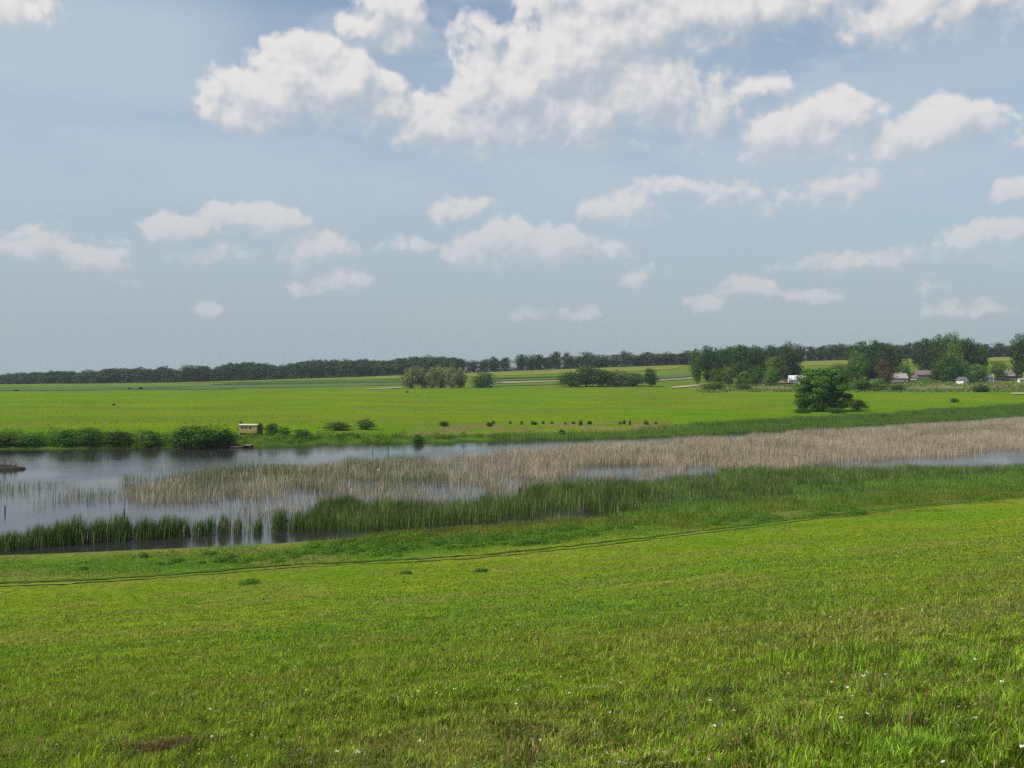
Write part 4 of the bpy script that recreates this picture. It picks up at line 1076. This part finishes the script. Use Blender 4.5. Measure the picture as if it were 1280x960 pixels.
bx, by, bz = ground_at(296, 559.5)
boat = tag(empty('rowing_boat', (bx, by, .02), math.radians(12)), 'small worn red brown rowing boat at the water below the hut', 'boat')
def hull(L, W, H):
    b = MB(); n = 14; rings = []
    for i in range(n):
        u = i / (n - 1) * 2 - 1; k = (1 - abs(u) ** 2.6) ** .6 if u > 0 else (1 - abs(u) ** 5) ** .5 * .9 + .02
        k = max(k, .03); wx = W / 2 * k; zt = H * (1 + .35 * u * u); zb = .0 + .10 * max(0, u) ** 3
        rings.append([(u * L / 2, -wx, zt), (u * L / 2, -wx * .85, zb + H * .35), (u * L / 2, -wx * .45, zb), (u * L / 2, wx * .45, zb), (u * L / 2, wx * .85, zb + H * .35), (u * L / 2, wx, zt)])
    V = [p for r in rings for p in r]; Fs = []
    for i in range(n - 1):
        for j in range(5): Fs.append((i * 6 + j, i * 6 + j + 1, (i + 1) * 6 + j + 1, (i + 1) * 6 + j))
    Fs += [(0, 1, 2, 3, 4, 5)]
    return V, Fs
V, Fs = hull(3.2, 1.15, .42)
me = bpy.data.meshes.new('hull'); me.from_pydata(V, [], Fs); me.update(); ho = link('hull', me, REDWOOD, boat); md = ho.modifiers.new('thickness', 'SOLIDIFY'); md.thickness = .04
for x in (-.9, .1, .85): MB().box((x - .11, -.42, .30), (x + .11, .42, .335)).build('thwart', OLDWOOD, boat)
MB().tube([(-.9, .3, .40), (.9, .12, .44)], [.02, .02], 6).box((.85, .02, .41), (1.25, .2, .435)).build('oar', OLDWOOD, boat)

jx, jy, jz = ground_at(310, 557.5)
jet = tag(empty('landing_stage', (jx, jy, 0), math.radians(-4)), 'grey plank landing stage beside the red brown boat', 'jetty')
pl = MB()
for i in range(11): pl.box((-1.0 + .002, -1.6 + i * .29, .50), (1.0, -1.6 + i * .29 + .26, .55))
pl.build('deck', OLDWOOD, jet)
for x in (-.9, .9):
    for y in (-1.5, 1.3): MB().tube([(x, y, -.7), (x, y, .49)], [.07, .06], 8).build('post', OLDWOOD, jet)

# stakes standing in the open water
for px, base, h, lab in [(6, 641, .95, 'dark stake standing alone in the open water at the left'), (155, 645, 1.0, 'dark stake rising behind the gap between the left green reeds'), (485, 567, 1.7, 'dark upright stub at the far rim of the pale reeds, right of the channel'), (466, 567, 1.5, 'shorter dark stub at the far rim of the pale reeds')]:
    x, y, z = ground_at(px, base)
    MB().tube([(0, 0, -.7), (.03, 0, h * .5), (.02, .02, h)], [.09, .08, .05], 8).build('stake', DARKW); o = COL.objects[-1]; o.location = (x, y, 0); tag(o, lab, 'stake', 'stakes in the pond')

# muddy islet at the left edge with dry stalks
x0, y0, _ = ground_at(-6, 587)
isl = tag(empty('muddy_islet', (x0, y0, 0)), 'dark muddy islet with grass and dry brown stalks at the left edge of the pond', 'islet')
n = 28; V = []; Fs = []
for k, (f, z) in enumerate([(1.0, -.5), (.98, .22), (.90, .50), (.5, .62)]):
    for i in range(n):
        a_ = 2 * math.pi * i / n; r_ = 1 + .16 * math.sin(3 * a_ + 1) + .07 * math.sin(7 * a_)
        V.append((math.cos(a_) * 4.6 * f * r_, math.sin(a_) * 1.7 * f * r_, z))
V.append((0, 0, .66))
for k in range(3):
    for i in range(n): Fs.append((k * n + i, k * n + (i + 1) % n, (k + 1) * n + (i + 1) % n, (k + 1) * n + i))
for i in range(n): Fs.append((3 * n + i, 3 * n + (i + 1) % n, 4 * n))
me = bpy.data.meshes.new('mud_bank'); me.from_pydata(V, [], Fs); me.update(); me.polygons.foreach_set('use_smooth', np.ones(len(me.polygons), bool)); link('mud_bank', me, plain('wet_mud', (.05, .042, .032), .6, .3, 2.0), isl)
a = Acc(); n = 900; aa = RNG.random(n) * 6.28; rr = np.sqrt(RNG.random(n)); X, Y = np.cos(aa) * rr * 4.1, np.sin(aa) * rr * 1.5
a.add(*blades(X, Y, np.full(n, .48), .15 + .35 * RNG.random(n), .03 + .04 * RNG.random(n), jitter(np.array((.09, .11, .035)), n, .35), .6)); link('turf', a.mesh('turf'), M['grass'], isl)
a = Acc(); n = 90; aa = RNG.random(n) * 6.28; rr = np.sqrt(RNG.random(n)); X, Y = np.cos(aa) * rr * 4.2, np.sin(aa) * rr * 1.4
a.add(*blades(X, Y, np.full(n, .45), .8 + 1.4 * RNG.random(n), .04 + .04 * RNG.random(n), jitter(np.array((.12, .075, .045)), n, .4), .22)); link('dry_stalks', a.mesh('dry_stalks'), M['reed'], isl)

# white wading bird among the pale reeds
x, y, _ = ground_at(473, 592)
bird = tag(empty('white_bird', (x, y, 0), math.radians(20)), 'white long necked wading bird standing among the pale reeds', 'bird')
WHITE = plain('white_feathers', (.82, .82, .80), .8, .06, 6.0); BEAK = plain('yellow_beak', (.55, .40, .06), .5); LEGM = plain('dark_legs', (.04, .04, .035), .6)
MB().tube([(-.34, 0, .50), (-.22, 0, .56), (-.02, 0, .64), (.14, 0, .70), (.22, 0, .78), (.24, 0, .88), (.19, 0, .97), (.20, 0, 1.05), (.27, 0, 1.09), (.33, 0, 1.085)], [.02, .075, .13, .11, .06, .04, .033, .035, .042, .02], 10).build('body', WHITE, bird, smooth=True)
MB().tube([(.33, 0, 1.085), (.46, 0, 1.07)], [.016, .003], 6).build('beak', BEAK, bird)
for s in (-.05, .05): MB().tube([(.0, s, .56), (-.03, s, .28), (.0, s, -.25)], [.018, .012, .012], 6).build('leg', LEGM, bird)

# ------------------------------------------------------------------ air


def build_haze():
    m, t, out = mat_base('haze_air')
    v = t.node('ShaderNodeVolumePrincipled'); v.inputs['Color'].default_value = (.78, .86, .95, 1); v.inputs['Density'].default_value = HAZE_DENSITY; v.inputs['Anisotropy'].default_value = .2
    t.l.new(v.outputs[0], out.inputs['Volume'])
    MB().box((-2700, -120, -8), (2700, 2560, 70)).build('haze', m); tag(COL.objects['haze'], kind='stuff')


if HAZE_DENSITY > 0: build_haze()
